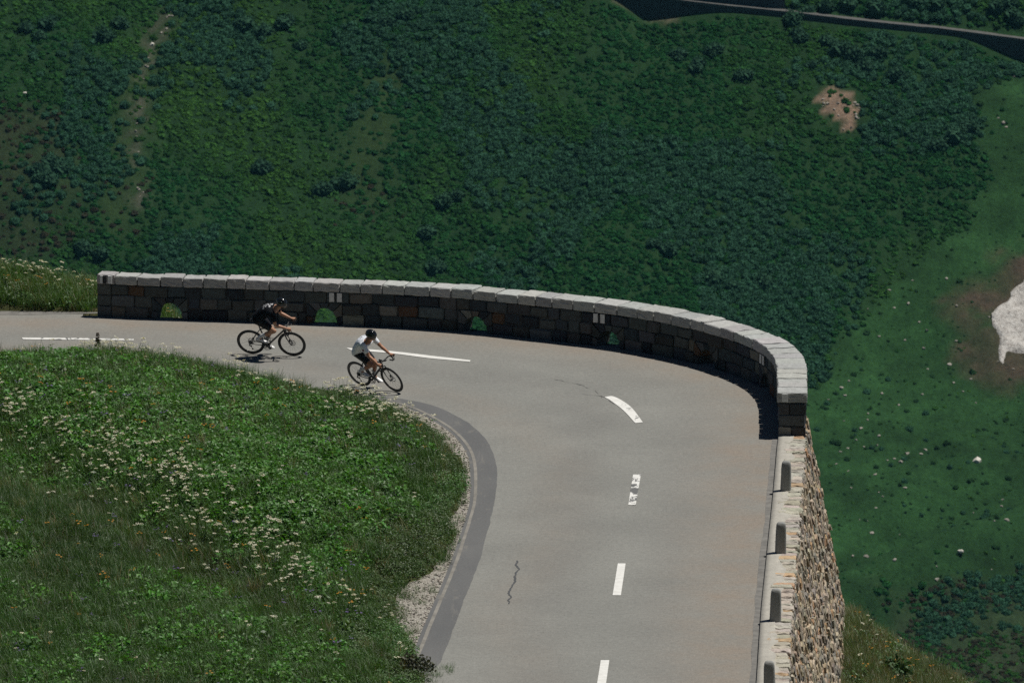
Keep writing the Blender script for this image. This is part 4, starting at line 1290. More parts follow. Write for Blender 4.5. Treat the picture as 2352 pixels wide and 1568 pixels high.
# separate shrubs
def shrub(name, x, y, zf, size, n, leaf, col, lab, cat, z=None):
    p = G(x, y, z if z is not None else 0)
    zz = zf(p[None, :2])[0][0]
    o = link(name, None) if False else None
    root = bpy.data.objects.new(name, None); COL.objects.link(root); root.location = (p[0], p[1], zz)
    tag(root, lab, cat)
    bush_mesh('f', n, col, size, leaf, squash=.8).build('foliage', M_SHRUB, root)
    mb = MB()
    for k in range(5):
        a = k * 1.26; V, Fc = block(.008, .008, size * .3, .004, .001)
        V = V + np.array([0, 0, size * .3]); V[:, 0] += V[:, 2] * .5 * math.cos(a); V[:, 1] += V[:, 2] * .5 * math.sin(a)
        mb.add(V, Fc, (.08, .055, .035))
    mb.build('stem', M_SHRUB, root)
M_SHRUB = leafmat('shrub_leaf', .2, .55, False, .4)
shrub('shrub', 950, 1560, bank_z, .34, 900, .042, (.050, .056, .028), 'dark brownish low shrub at the road edge near the end of the asphalt strip', 'shrub')
shrub('shrub', 2045, 1555, outer_z, .42, 320, .07, (.045, .10, .028), 'round leafy green bush on the grass slope below the retaining wall', 'shrub', -5.2)
# tall brown spike on the crest (dock gone to seed)
pz = G(225, 826)[:2]; zc = bank_z(pz[None])[0][0]
root = bpy.data.objects.new('dock_plant', None); COL.objects.link(root); root.location = (pz[0], pz[1], zc)
tag(root, 'dark brown dock spike standing tallest on the crest of the meadow bank', 'plant')
mb = MB()
for k in range(150):
    t = rng.uniform(0, 1); a = rng.uniform(0, 6.28)
    leafquad(mb, np.array([.02 * math.cos(a), .02 * math.sin(a), .34 + .36 * t]), np.array([math.cos(a), math.sin(a), .5]), .075 * (1.25 - t), .05, np.array([0, 0, 1.]), (.075, .05, .028))
mb.build('seed_head', M_SHRUB, root)
mb = MB(); V, Fc = block(.009, .009, .22, .004, .001); mb.add(V + np.array([0, 0, .2]), Fc, (.08, .09, .03)); mb.build('stem', M_SHRUB, root)
# loose gravel on the verge
gm = MB()
V, Fc = block(.03, .024, .016, .014, .004); gm.add(V * .62, Fc, (1, 1, 1))
PR = [proto('gravel_stone', gm, leafmat('gravel_stone', 0.0, .9, True, .2))]
t = rng.random(5200); k = rng.uniform(0, .75, 5200) ** 1.3
ii = t * 198; i0 = ii.astype(int); fr = (ii - i0)[:, None]
A_ = AI[i0] * (1 - fr) + AI[i0 + 1] * fr; B_ = gin[i0] * (1 - fr) + gin[i0 + 1] * fr
P = A_ + (B_ - A_) * k[:, None]; n = len(P); dd = pdist(P, BANK); ok = dd < .35; P = P[ok]; n = len(P)
put(P, np.full(n, .012), np.zeros(n, int), rng.uniform(.4, 1.3, n), greens(n, (.34, .315, .27), .05, .4), .3)
flush('loose_gravel', 'loose pale gravel between the grass bank and the asphalt strip')
# ================================================================== bicycles and riders (local frame: x forward, y left, z up; bike upright)
def tube(mb, pts, rad, col=(1, 1, 1), m=10, flat=None):
    """round tube along points; rad number or list; flat=(ky) squeezes it sideways"""
    pts = np.asarray(pts, float); n = len(pts)
    rad = np.broadcast_to(np.asarray(rad, float), (n,))
    T = np.gradient(pts, axis=0); T /= np.linalg.norm(T, axis=1)[:, None]
    ref = np.array([0, 1., 0]) if abs(T[0, 1]) < .9 else np.array([1., 0, 0])
    V = []
    u = ref - T[0] * (ref @ T[0]); u /= np.linalg.norm(u)
    for k in range(n):
        u = u - T[k] * (u @ T[k]); u /= np.linalg.norm(u); v = np.cross(T[k], u)
        for j in range(m):
            a = 2 * math.pi * j / m
            V.append(pts[k] + rad[k] * (u * math.cos(a) * (flat or 1) + v * math.sin(a)))
    F_ = []
    for k in range(n - 1):
        for j in range(m): F_.append([k * m + j, k * m + (j + 1) % m, (k + 1) * m + (j + 1) % m, (k + 1) * m + j])
    F_ += [list(range(m))[::-1], [(n - 1) * m + j for j in range(m)]]
    mb.add(V, F_, col)

def torus_profile(mb, c, prof, col=(1, 1, 1), m=64):
    """revolve a closed (radius, y) profile about the wheel axle (y axis) at c"""
    V = []; F_ = []; p = len(prof)
    for k in range(m):
        a = 2 * math.pi * k / m
        for r, y in prof: V.append((c[0] + r * math.cos(a), c[1] + y, c[2] + r * math.sin(a)))
    for k in range(m):
        for j in range(p):
            F_.append([k * p + j, k * p + (j + 1) % p, ((k + 1) % m) * p + (j + 1) % p, ((k + 1) % m) * p + j])
    mb.add(V, F_, col)

def bez(pts, n=10): return catmull(np.array(pts, float), n)
def lens(c, r, n=14): return [(c[0] + r * math.cos(a), c[1], c[2] + r * math.sin(a)) for a in np.linspace(0, 2 * math.pi, n)]

M_TYRE = plain('tyre_rubber', (.014, .014, .014), .75, var=.3)
M_CARBON = plain('black_carbon', (.011, .011, .012), .28, spec=.55, var=.2)
M_BLACK = plain('black_parts', (.014, .014, .015), .45, var=.2)
M_TITAN = plain('brushed_titanium', (.17, .165, .155), .38, .75, var=.1)
M_STEEL = plain('steel', (.42, .42, .41), .3, .9, var=.1)
M_DKSTEEL = plain('dark_steel', (.10, .10, .10), .35, .8, var=.1)
M_TAPE = plain('bar_tape', (.016, .016, .017), .7, var=.3, scale=60)

RW, BBZ = .340, .270
XR, XF = -.500, .500                      # hubs; the ground point under x=0 is midway
XB = XR + .408                            # bottom bracket
RH = np.array([XR, 0, RW]); FH = np.array([XF, 0, RW]); BB = np.array([XB, 0, BBZ])
HT0 = np.array([XF - .142, 0, .712]); HT1 = np.array([XF - .179, 0, .832])
ST1 = np.array([XB - .148, 0, .765]); SADDLE = np.array([XB - .215, 0, .985])
BARC = np.array([XF - .055, 0, .866])
HOODS = {1: np.array([XF - .015, .205, .965]), -1: np.array([XF - .015, -.205, .965])}
CRA = R(100)                              # right crank angle from forward; left opposite
CRL = .172
PED = {-1: BB + np.array([CRL * math.cos(CRA), -.135, CRL * math.sin(CRA)]), 1: BB + np.array([-CRL * math.cos(CRA), .135, -CRL * math.sin(CRA)])}

def make_bike(label, frame_mat, fork_mat, px_rear, px_front, lean, steer, fork_leg_mat=None):
    root = bpy.data.objects.new('bicycle', None); COL.objects.link(root)
    tag(root, label, 'bicycle')
    def b(mb, name, mat, par_=None, sm=True): return mb.build(name, mat, par_ or root, sm)
    # frame
    mb = MB()
    tube(mb, [HT0 - (HT1 - HT0) * .08, HT1], .021)
    tube(mb, [BB, HT0 + (HT1 - HT0) * .12], .0235)
    tube(mb, [ST1 + (BB - ST1) * .07, HT1 - (HT1 - HT0) * .22], .0165)
    tube(mb, [BB, ST1], .0175)
    tube(mb, [BB + (0, -.045, 0), BB + (0, .045, 0)], .023)
    for s in (-1, 1):
        tube(mb, bez([BB + (-.02, s * .03, 0), BB + (-.12, s * .045, .018), RH + (.02, s * .065, -.005)], 5), .0105)
        tube(mb, [ST1 + (.01, s * .012, -.045), RH + (.01, s * .062, .02)], .0075)
    fr = b(mb, 'frame', frame_mat)
    # everything that turns with the handlebar hangs on the steering axis
    ax = (HT1 - HT0) / np.linalg.norm(HT1 - HT0)
    RS = Matrix.Rotation(steer, 3, Vector(ax)); P0 = Vector(HT0)
    def st(mb):
        for i, V in enumerate(mb.v):
            mb.v[i] = np.array([tuple(RS @ (Vector(v) - P0) + P0) for v in V])
        return mb
    mb = MB()
    crown = HT0 - ax * .02
    tube(mb, [HT0 - ax * .035, HT0], .024)
    for s in (-1, 1):
        tube(mb, bez([crown + (0, s * .02, 0), crown + (.012, s * .052, -.05), crown + (.055, s * .056, -.2), FH + (0, s * .055, .005)], 6), [.019] * 6 + [.017] * 6 + [.0115] * 7, flat=.6)
    b(st(mb), 'fork', fork_mat)
    def wheel(c, steer_it):
        wm = MB()
        prof = [(RW - .014 + .0145 * math.cos(a), .0145 * math.sin(a)) for a in np.linspace(0, 2 * math.pi, 12, endpoint=False)]
        torus_profile(wm, c, prof)
        if steer_it: st(wm)
        w_ = b(wm, 'wheel', M_TYRE); w_.name = 'wheel'
        rm = MB(); torus_profile(rm, c, [(RW - .024, -.0125), (RW - .024, .0125), (RW - .048, .012), (RW - .072, .004), (RW - .072, -.004), (RW - .048, -.012)])
        if steer_it: st(rm)
        b(rm, 'rim', M_CARBON, w_)
        hm = MB(); tube(hm, [c + (0, -.055, 0), c + (0, -.03, 0), c + (0, 0, 0), c + (0, .03, 0), c + (0, .055, 0)], [.012, .024, .014, .024, .012], m=14)
        if steer_it: st(hm)
        b(hm, 'hub', M_BLACK, w_)
        sm_ = MB()
        for k in range(24):
            a = 2 * math.pi * k / 24; s = 1 if k % 2 else -1; a2 = a + (.5 if (k // 2) % 2 else -.5)
            tube(sm_, [c + (.023 * math.cos(a2), s * .028, .023 * math.sin(a2)), c + ((RW - .066) * math.cos(a), 0, (RW - .066) * math.sin(a))], .0013, m=4)
        if steer_it: st(sm_)
        b(sm_, 'spoke_set', M_BLACK, w_)
        dm = MB(); torus_profile(dm, c + (0, .042, 0), [(.080, -.001), (.080, .001), (.064, .001), (.064, -.001)], m=32)
        for k in range(5):
            a = k * 1.2566; tube(dm, [c + (.02 * math.cos(a), .042, .02 * math.sin(a)), c + (.066 * math.cos(a + .3), .042, .066 * math.sin(a + .3))], .004, m=5)
        if steer_it: st(dm)
        b(dm, 'disc_rotor', M_STEEL, w_)
        return w_
    wheel(RH, False); wheel(FH, True)
    for c, si in ((FH + np.array([-.062, .05, .052]), True), (RH + np.array([.055, .05, .065]), False)):
        mb = MB(); V, Fc = block(.022, .012, .03, .008, .0005); mb.add(V + c, Fc)
        b(st(mb) if si else mb, 'brake_caliper', M_BLACK)
    # cockpit
    mb = MB(); tube(mb, [HT1 - ax * .005, HT1 + ax * .045], .0185); tube(mb, [HT1 + ax * .03, BARC], [.019, .017])
    b(st(mb), 'stem', M_BLACK)
    mb = MB()
    tube(mb, [BARC + (0, -.205, 0), BARC + (0, -.05, 0), BARC + (0, .05, 0), BARC + (0, .205, 0)], [.0135, .0158, .0158, .0135])
    for s in (-1, 1):
        y = s * .205
        tube(mb, bez([BARC + (0, y * .98, 0), BARC + (.05, y, .002), BARC + (.088, y * 1.01, -.022), BARC + (.098, y * 1.03, -.07), BARC + (.070, y * 1.05, -.118), BARC + (.02, y * 1.06, -.128), BARC + (-.045, y * 1.07, -.132)], 6), .0155)
    hb = b(st(mb), 'handlebar', M_TAPE)
    for s in (-1, 1):
        mb = MB(); y = s * .207
        tube(mb, bez([BARC + (.045, y, .004), BARC + (.085, y, .018), BARC + (.125, y, .040), BARC + (.142, y, .062)], 5), [.016] * 5 + [.018] * 5 + [.0165] * 5 + [.011])
        tube(mb, bez([BARC + (.135, y, .035), BARC + (.150, y * 1.01, -.01), BARC + (.140, y * 1.03, -.06), BARC + (.118, y * 1.05, -.10)], 5), [.008] * 16, flat=.6)
        b(st(mb), 'brake_lever', M_BLACK, hb)
    mb = MB(); V, Fc = block(.042, .026, .009, .007, .0005)
    Rm = np.array(Matrix.Rotation(R(-18), 3, 'Y')); V = V @ Rm.T; mb.add(V + BARC + np.array([.075, 0, .022]), Fc); tube(mb, [BARC + (.0, .0, .01), BARC + (.06, 0, .016)], .008)
    b(st(mb), 'bike_computer', M_BLACK)
    # saddle and post
    mb = MB(); tube(mb, [ST1 - (ST1 - BB) / np.linalg.norm(ST1 - BB) * .03, SADDLE + (.02, 0, -.05)], .0136); b(mb, 'seatpost', M_BLACK if frame_mat != M_TITAN else M_TITAN)
    mb = MB(); V = []; Fc = []
    xs = [-.135, -.12, -.07, -.01, .05, .10, .135, .142]; ws = [.040, .062, .066, .048, .028, .020, .016, .006]
    m = 12
    for x, w_ in zip(xs, ws):
        for j in range(m):
            a = 2 * math.pi * j / m
            V.append(SADDLE + (x, w_ * math.cos(a), .016 * math.sin(a) * (1.6 if math.sin(a) < 0 else 1) + .01 * (x < -.05) - .012))
    for k in range(len(xs) - 1):
        for j in range(m): Fc.append([k * m + j, k * m + (j + 1) % m, (k + 1) * m + (j + 1) % m, (k + 1) * m + j])
    Fc += [list(range(m))[::-1], [(len(xs) - 1) * m + j for j in range(m)]]
    mb.add(V, Fc)
    for s in (-1, 1): tube(mb, [SADDLE + (-.09, s * .022, -.03), SADDLE + (0, s * .02, -.05), SADDLE + (.09, s * .012, -.03)], .0035, m=6)
    b(mb, 'saddle', M_BLACK)
    # drivetrain
    cs = MB()
    tube(cs, [BB + (0, -.075, 0), BB + (0, .075, 0)], .013)
    for s in (-1, 1):
        e = PED[s]; tube(cs, [BB + (0, s * .062, 0), np.array([e[0], s * .078, e[2]])], [.017, .012], flat=.55)
    cr = b(cs, 'crankset', M_BLACK)
    mb = MB()
    for r, y in ((.104, -.050), (.074, -.042)):
        torus_profile(mb, BB + (0, y, 0), [(r, -.0022), (r, .0022), (r - .012, .0022), (r - .012, -.0022)], m=48)
    for k in range(4):
        a = k * 1.5708 + .6; tube(mb, [BB + (0, -.05, 0), BB + (.095 * math.cos(a), -.05, .095 * math.sin(a))], .009, m=6)
    b(mb, 'chainring', M_BLACK, cr)
    for s in (-1, 1):
        mb = MB(); V, Fc = block(.045, .032, .008, .006, .0005); mb.add(V + PED[s], Fc); tube(mb, [PED[s] + (0, -s * .055, 0), PED[s]], .007); b(mb, 'pedal', M_BLACK, cr)
    mb = MB()
    for k, r in enumerate((.058, .052, .046, .040, .034, .028)):
        torus_profile(mb, RH + (0, -.022 - .0055 * k, 0), [(r, -.001), (r, .001), (r - .016, .001), (r - .016, -.001)], m=28)
    b(mb, 'cassette', M_DKSTEEL)
    mb = MB(); j1 = RH + np.array([.012, -.048, -.085]); j2 = RH + np.array([.04, -.048, -.165])
    tube(mb, bez([RH + (-.005, -.06, -.02), RH + (-.02, -.066, -.055), j1], 5), .013)
    tube(mb, [j1, j2], .007, flat=.6)
    for j in (j1, j2): torus_profile(mb, j, [(.021, -.004), (.021, .004), (.006, .004), (.006, -.004)], m=18)
    b(mb, 'rear_derailleur', M_BLACK)
    mb = MB(); y = -.048
    tube(mb, [RH + (0, y, .045), BB + (0, y, .103)], .0035, m=5)
    tube(mb, [j1 + (.0, 0, -.02), j2 + (-.005, 0, .015), ], .0035, m=5)
    tube(mb, [j2 + (.0, 0, -.02), BB + (0, y, -.103)], .0035, m=5)
    a_ = np.linspace(-math.pi / 2, math.pi / 2, 12); tube(mb, [BB + (.103 * math.cos(t), y, .103 * math.sin(t)) for t in a_], .0035, m=5)
    b(mb, 'chain', M_DKSTEEL)
    for A_, B_, off in ((BB, HT0, .40), (BB, ST1, .42)):
        mb = MB(); d = (B_ - A_) / np.linalg.norm(B_ - A_); nrm = np.array([-d[2], 0, d[0]]); 
        if A_ is BB and B_ is ST1: nrm = -nrm
        c = A_ + d * .13
        if nrm[2] < 0 and B_ is HT0: nrm = -nrm
        o_ = nrm * .062
        for s in (-1, 1):
            tube(mb, bez([c + nrm * .02 + (0, s * .01, 0), c + d * .01 + o_ + (0, s * .037, 0), c + d * .07 + o_ * 1.1 + (0, s * .038, 0), c + d * .13 + nrm * .03 + (0, s * .02, 0)], 5), .0045, m=6)
        tube(mb, bez([c + d * .07 + o_ * 1.1 + (0, .038, 0), c + d * .07 + o_ * 1.7, c + d * .07 + o_ * 1.1 + (0, -.038, 0)], 6), .0045, m=6)
        tube(mb, [c, c + d * .14], .008, m=6); tube(mb, [c + nrm * .03, c + nrm * .065], .010, m=6)
        b(mb, 'bottle_cage', M_BLACK)
    M = place(px_rear, px_front, lean)
    root.matrix_world = M
    return root, M, RS, P0

def place(px_rear, px_front, lean):
    a = G(*px_rear); f = G(*px_front); mid = (a + f) / 2; h = math.atan2(f[1] - a[1], f[0] - a[0])
    print('heading', math.degrees(h), 'base', np.linalg.norm(f - a))
    return Matrix.Translation(Vector((mid[0], mid[1], .004))) @ Matrix.Rotation(h, 4, 'Z') @ Matrix.Rotation(lean, 4, 'X')

# ------------------------------------------------------------------ riders
def ell(mb, c, r, Rm=None, n=2):
    bm = bmesh.new(); bmesh.ops.create_icosphere(bm, subdivisions=n, radius=1)
    V = np.array([v.co for v in bm.verts]) * np.array(r); Fc = [[v.index for v in f.verts] for f in bm.faces]; bm.free()
    if Rm is not None: V = V @ np.array(Rm).T
    mb.add(V + np.array(c), Fc)
def taper(mb, pts, rad, m=16):
    tube(mb, pts, rad, m=m); ell(mb, pts[0], [rad[0]] * 3); ell(mb, pts[-1], [rad[-1]] * 3)
def loft(mb, rings, m=24):
    V = []; Fc = []
    for c, A_, B_ in rings:
        for j in range(m):
            a = 2 * math.pi * j / m; V.append(np.array(c) + np.array(A_) * math.cos(a) + np.array(B_) * math.sin(a))
    for k in range(len(rings) - 1):
        for j in range(m): Fc.append([k * m + j, k * m + (j + 1) % m, (k + 1) * m + (j + 1) % m, (k + 1) * m + j])
    Fc += [list(range(m))[::-1], [(len(rings) - 1) * m + j for j in range(m)]]
    mb.add(V, Fc)
def fuse(mb, name, mat, voxel, parent=None, sm=3, wrinkle=0.0):
    """melt the overlapping volumes into ONE continuous skin"""
    o = mb.build(name + '_tmp', None)
    bm = bmesh.new(); bm.from_mesh(o.data); bmesh.ops.recalc_face_normals(bm, faces=bm.faces); bm.to_mesh(o.data); bm.free()
    md = o.modifiers.new('r', 'REMESH'); md.mode = 'VOXEL'; md.voxel_size = voxel; md.use_smooth_shade = True
    m2 = o.modifiers.new('s', 'SMOOTH'); m2.iterations = sm; m2.factor = .5
    dg = bpy.context.evaluated_depsgraph_get(); dg.update()
    me = bpy.data.meshes.new_from_object(o.evaluated_get(dg)); me.name = name
    bpy.data.objects.remove(o)
    if wrinkle:
        V = np.zeros(len(me.vertices) * 3); me.vertices.foreach_get('co', V); V = V.reshape(-1, 3)
        N_ = np.zeros(len(me.vertices) * 3); me.vertices.foreach_get('normal', N_); N_ = N_.reshape(-1, 3)
        f = fbm(V[:, 0] * 14 + V[:, 1] * 9, V[:, 2] * 30 - V[:, 0] * 12, 3, 7) - .5
        me.vertices.foreach_set('co', (V + N_ * f[:, None] * wrinkle).ravel())
    me.materials.clear(); me.materials.append(mat)
    me.polygons.foreach_set('use_smooth', np.ones(len(me.polygons), bool)); me.update()
    return link(name, me, parent)

M_SKIN1 = plain('skin', (.40, .215, .135), .55, spec=.35, var=.12, scale=6)
M_SKIN2 = plain('tanned_skin', (.36, .18, .105), .55, spec=.35, var=.12, scale=6)
M_JBLACK = plain('black_jersey', (.007, .0075, .010), .85, spec=.1, var=.2)
M_JWHITE = plain('white_jersey', (.76, .79, .84), .7, spec=.25, var=.04)
M_BIB = plain('black_lycra', (.008, .008, .010), .6, spec=.3, var=.2)
M_SOCK = plain('white_sock', (.62, .62, .62), .85, var=.06)
M_SHOE = plain('white_shoe', (.70, .70, .69), .4, var=.05)
M_SOLE = plain('dark_sole', (.05, .05, .05), .5)
M_HELMET = plain('black_helmet', (.008, .008, .009), .16, spec=.7, var=.1)
M_LENS = plain('smoky_lens', (.10, .10, .085), .08, spec=.9)
M_HAIR = plain('dark_hair', (.022, .015, .010), .7, var=.3, scale=60)
M_PRINT = plain('white_print', (.42, .42, .43), .7, var=.05)
M_DKPRINT = plain('dark_print', (.045, .04, .06), .7)
M_RED = plain('red_print', (.25, .03, .04), .7)

def make_person(label, M, RS, P0, ang, skin, jersey, head_yaw, head_pitch, beard, elbow_out, bulge):
    t = np.array([math.cos(ang), 0, math.sin(ang)]); bk = np.array([-math.sin(ang), 0, math.cos(ang)]); Y = np.array([0, 1., 0])
    PV = np.array([SADDLE[0] + .055, 0, SADDLE[2] + .055]); TL = .560
    def sp(s): return PV + t * TL * s + bk * bulge * math.sin(math.pi * min(max(s, 0), 1)) 
    prof = [(-.20, .10, .075), (-.12, .158, .112), (0, .178, .130), (.14, .170, .124), (.30, .160, .118), (.50, .172, .124), (.70, .190, .126), (.86, .200, .112), (.98, .150, .085), (1.06, .085, .066)]
    def torso(mb, s0, s1, grow):
        rs = [(sp(s), Y * (w_ + grow), bk * (d + grow)) for s, w_, d in prof if s0 - 1e-6 <= s <= s1 + 1e-6]
        loft(mb, rs)
    hip = {s: np.array([PV[0] + .03, s * .088, PV[2] - .005]) for s in (-1, 1)}
    knee = {}; ank = {}; ball = {}; heel = {}
    for s in (-1, 1):
        p = PED[s] + np.array([0, s * .006, .028])
        ft = R(14) if s == -1 else R(20)                       # heel lifted
        ball[s] = p
        heel[s] = p + np.array([-math.cos(ft) * .165, 0, math.sin(ft) * .165])
        ank[s] = heel[s] + np.array([.042, -s * .004, .078])
        d = ank[s] - hip[s]; L = np.linalg.norm(d); l1, l2 = .455, .435
        L = min(L, (l1 + l2) * .995)
        a_ = (l1 * l1 - l2 * l2 + L * L) / (2 * L); hgt = math.sqrt(max(l1 * l1 - a_ * a_, 1e-6))
        u = d / np.linalg.norm(d); fwd = np.array([1., 0, 0]); fwd = fwd - u * (fwd @ u); fwd /= np.linalg.norm(fwd)
        knee[s] = hip[s] + u * a_ + fwd * hgt + np.array([0, s * .012, 0])
    sh = {s: sp(.90) + Y * s * .178 - bk * .005 for s in (-1, 1)}
    hood = {}
    for s in (-1, 1):
        q = BARC + np.array([.108, s * .207, .032]); hood[s] = np.array(RS @ (Vector(q) - P0) + P0)
    wr = {s: hood[s] + np.array([-.068, s * .006, .034]) for s in (-1, 1)}
    elb = {}
    for s in (-1, 1):
        d = wr[s] - sh[s]; L = np.linalg.norm(d); l1, l2 = .300, .268; L = min(L, .99 * (l1 + l2))
        a_ = (l1 * l1 - l2 * l2 + L * L) / (2 * L); hgt = math.sqrt(max(l1 * l1 - a_ * a_, 1e-6)); u = d / np.linalg.norm(d)
        o_ = np.array([-.35, s * elbow_out, -.75]); o_ = o_ - u * (o_ @ u); o_ /= np.linalg.norm(o_)
        elb[s] = sh[s] + u * a_ + o_ * hgt
    # head frame
    fh = Matrix.Rotation(head_yaw, 3, 'Z') @ Matrix.Rotation(head_pitch, 3, 'Y')
    f = np.array(fh @ Vector((1, 0, 0))); up = np.array(fh @ Vector((0, 0, 1))); sd = np.array(fh @ Vector((0, 1, 0)))
    HR = np.stack([f, sd, up], 1)
    neck0 = sp(1.0) ; HC = neck0 + t * .085 + np.array([.088, 0, .098])
    mb = MB()
    torso(mb, -.20, 1.06, 0)
    taper(mb, [sp(.95) + bk * .01, neck0 + t * .05 + np.array([0, 0, .02]), HC - up * .06 - f * .02], [.075, .062, .056])
    ell(mb, HC + up * .02 - f * .012, (.098, .076, .104), HR, 3)
    ell(mb, HC - up * .052 + f * .030, (.062, .056, .066), HR, 3)      # jaw
    ell(mb, HC - up * .098 + f * .060, (.022, .024, .018), HR)         # chin
    ell(mb, HC - up * .020 + f * .098, (.022, .014, .024), HR)         # nose
    ell(mb, HC + up * .012 + f * .080, (.016, .052, .012), HR)         # brow
    ell(mb, HC - up * .062 + f * .088, (.010, .024, .010), HR)         # mouth
    for s in (-1, 1): ell(mb, HC + sd * s * .078 - up * .012 - f * .005, (.018, .009, .030), HR); ell(mb, HC + sd * s * .048 - up * .022 + f * .062, (.018, .020, .018), HR)
    for s in (-1, 1):
        ell(mb, sh[s], (.066, .062, .062))
        taper(mb, [sh[s], sh[s] * .5 + elb[s] * .5, elb[s]], [.056, .050, .040])
        taper(mb, [elb[s], elb[s] * .72 + wr[s] * .28, wr[s]], [.041, .043, .026])
        hp = hip[s]
        taper(mb, [hp, hp * .55 + knee[s] * .45, knee[s]], [.094, .082, .056])
        sh_ = knee[s] * .66 + ank[s] * .34 + np.array([-.012, 0, 0])
        taper(mb, [knee[s], sh_, knee[s] * .3 + ank[s] * .7, ank[s]], [.054, .056, .043, .036])
        taper(mb, [ank[s], heel[s] * .4 + ball[s] * .6], [.036, .034])
        # hand: palm on the hood, four fingers round its outer side, thumb round the inner side
        hd = hood[s]; F1 = np.array([1., 0, .22]); F1 /= np.linalg.norm(F1)
        loft(mb, [(wr[s], Y * .024, np.array([0, 0, .018])), (wr[s] * .6 + (hd + [.0, 0, .030]) * .4, Y * .034, np.array([0, 0, .018])), (hd + [.012, s * .004, .030], Y * .040, np.array([0, 0, .015])), (hd + [.034, s * .006, .034], Y * .036, np.array([0, 0, .012]))], 14)
        for k in range(4):
            ln = (.88, 1.0, .94, .78)[k]; x0 = .040 - .0185 * k
            kn = hd + F1 * x0 + np.array([0, s * .030, .026])
            tube(mb, [hd + F1 * (x0 - .012) + np.array([0, s * .012, .032]), kn, kn + np.array([.004, s * .016 * ln, -.030 * ln]), kn + np.array([.006, s * .002, -.058 * ln]), kn + np.array([.004, -s * .016, -.066 * ln])], [.0095, .0095, .0088, .0082, .0070], m=8)
        tube(mb, [hd + np.array([-.030, -s * .018, .024]), hd + np.array([-.002, -s * .036, .010]), hd + np.array([.026, -s * .034, -.008])], [.011, .010, .008], m=8)
    body = fuse(mb, 'person', skin, .0065, None, 2)
    tag(body, label, 'person'); body.matrix_world = M
    # clothes
    mb = MB(); torso(mb, -.12, .98, .019)
    for s in (-1, 1):
        cu = sh[s] * .42 + elb[s] * .58
        ell(mb, sh[s], (.076, .072, .072)); taper(mb, [sh[s] * .98 + sp(.8) * .02, sh[s], sh[s] * .5 + cu * .5, cu], [.070, .074, .070, .062])
    tube(mb, [sp(.93) + bk * .0, sp(1.05) + np.array([.0, 0, .01])], [.088, .072], m=20)
    for k in (-1, 0, 1): ell(mb, sp(.12) + bk * .118 + Y * k * .075, (.035, .036, .020), np.stack([t, Y, bk], 1))   # back pockets
    jr = fuse(mb, 'jersey', jersey, .0075, body, 3, .008)
    mb = MB(); torso(mb, -.20, .30, .008)
    for s in (-1, 1):
        en = hip[s] * .30 + knee[s] * .70
        taper(mb, [hip[s] + np.array([-.02, 0, .0]), hip[s] * .6 + knee[s] * .4, en], [.106, .095, .080])
    ell(mb, PV + np.array([-.015, 0, -.02]), (.125, .155, .095))
    fuse(mb, 'bib_shorts', M_BIB, .008, body, 3)
    for s in (-1, 1):
        mb = MB(); tp = knee[s] * .40 + ank[s] * .60
        taper(mb, [tp + np.array([-.006, 0, 0]), ank[s], heel[s] * .6 + ball[s] * .4 + np.array([0, 0, .015])], [.053, .042, .036])
        fuse(mb, 'sock', M_SOCK, .007, body, 2)
        mb = MB(); d = (ball[s] - heel[s]); d /= np.linalg.norm(d); upf = np.array([-d[2], 0, d[0]])
        rs = []
        for x, w_, h_, zc in ((-.048, .018, .020, .030), (-.036, .032, .038, .034), (.0, .036, .044, .040), (.06, .036, .042, .038), (.12, .043, .034, .026), (.175, .048, .027, .018), (.225, .040, .021, .014), (.255, .022, .014, .010)):
            rs.append((heel[s] + d * x + upf * (zc - .014), Y * w_, upf * h_))
        loft(mb, rs); so_ = fuse(mb, 'shoe', M_SHOE, .006, body, 2)
        mb = MB(); rs = []
        for x, w_ in ((-.044, .022), (.0, .036), (.07, .034), (.15, .046), (.21, .042), (.25, .022)):
            rs.append((heel[s] + d * x - upf * (.017 if x < .2 else .012), Y * w_, upf * .007))
        loft(mb, rs, 12); mb.build('sole', M_SOLE, so_, True)
    # helmet with vent grooves
    mb = MB(); nu, nv = 44, 26; V = []; Fc = []
    c0 = HC + up * .038 - f * .014
    for i in range(nv + 1):
        th_ = i / nv * R(108)
        for j in range(nu):
            ph = 2 * math.pi * j / nu
            x = math.sin(th_) * math.cos(ph); y = math.sin(th_) * math.sin(ph); z = math.cos(th_)
            gr = max(0, math.cos(y * 3.1 * math.pi)) ** 6 * sstep(.25, .5, math.sin(th_)) * (1 if abs(x) < .93 else 0) * (1 if th_ < R(84) else 0) + (.8 if (abs(y) < .06 and .2 < th_ < 1.2) else 0)
            r_ = 1 - .13 * min(gr, 1)
            zz = z * (.118 if z > 0 else .105) - .030 * (max(0, -x) ** 2) * (th_ > 1.2)
            lx = .150 if x < 0 else .138
            V.append(c0 + HR @ np.array([x * lx * r_, y * .108 * r_, zz * r_]))
    for i in range(nv):
        for j in range(nu): Fc.append([i * nu + j, i * nu + (j + 1) % nu, (i + 1) * nu + (j + 1) % nu, (i + 1) * nu + j])
    Fc.append([nv * nu + j for j in range(nu)])
    mb.add(V, Fc); hel = mb.build('helmet', M_HELMET, body, True)
    mb = MB()
    for s in (-1, 1):
        tube(mb, [HC + sd * s * .078 + up * .0 + f * .03, HC + sd * s * .072 - up * .06 + f * .028, HC - up * .112 + f * .045], .004, m=5)
        tube(mb, [HC + sd * s * .080 + up * .0 - f * .05, HC + sd * s * .074 - up * .06 + f * .02], .004, m=5)
    mb.build('chin_strap', M_BLACK, hel, True)
    mb = MB(); V = []; Fc = []
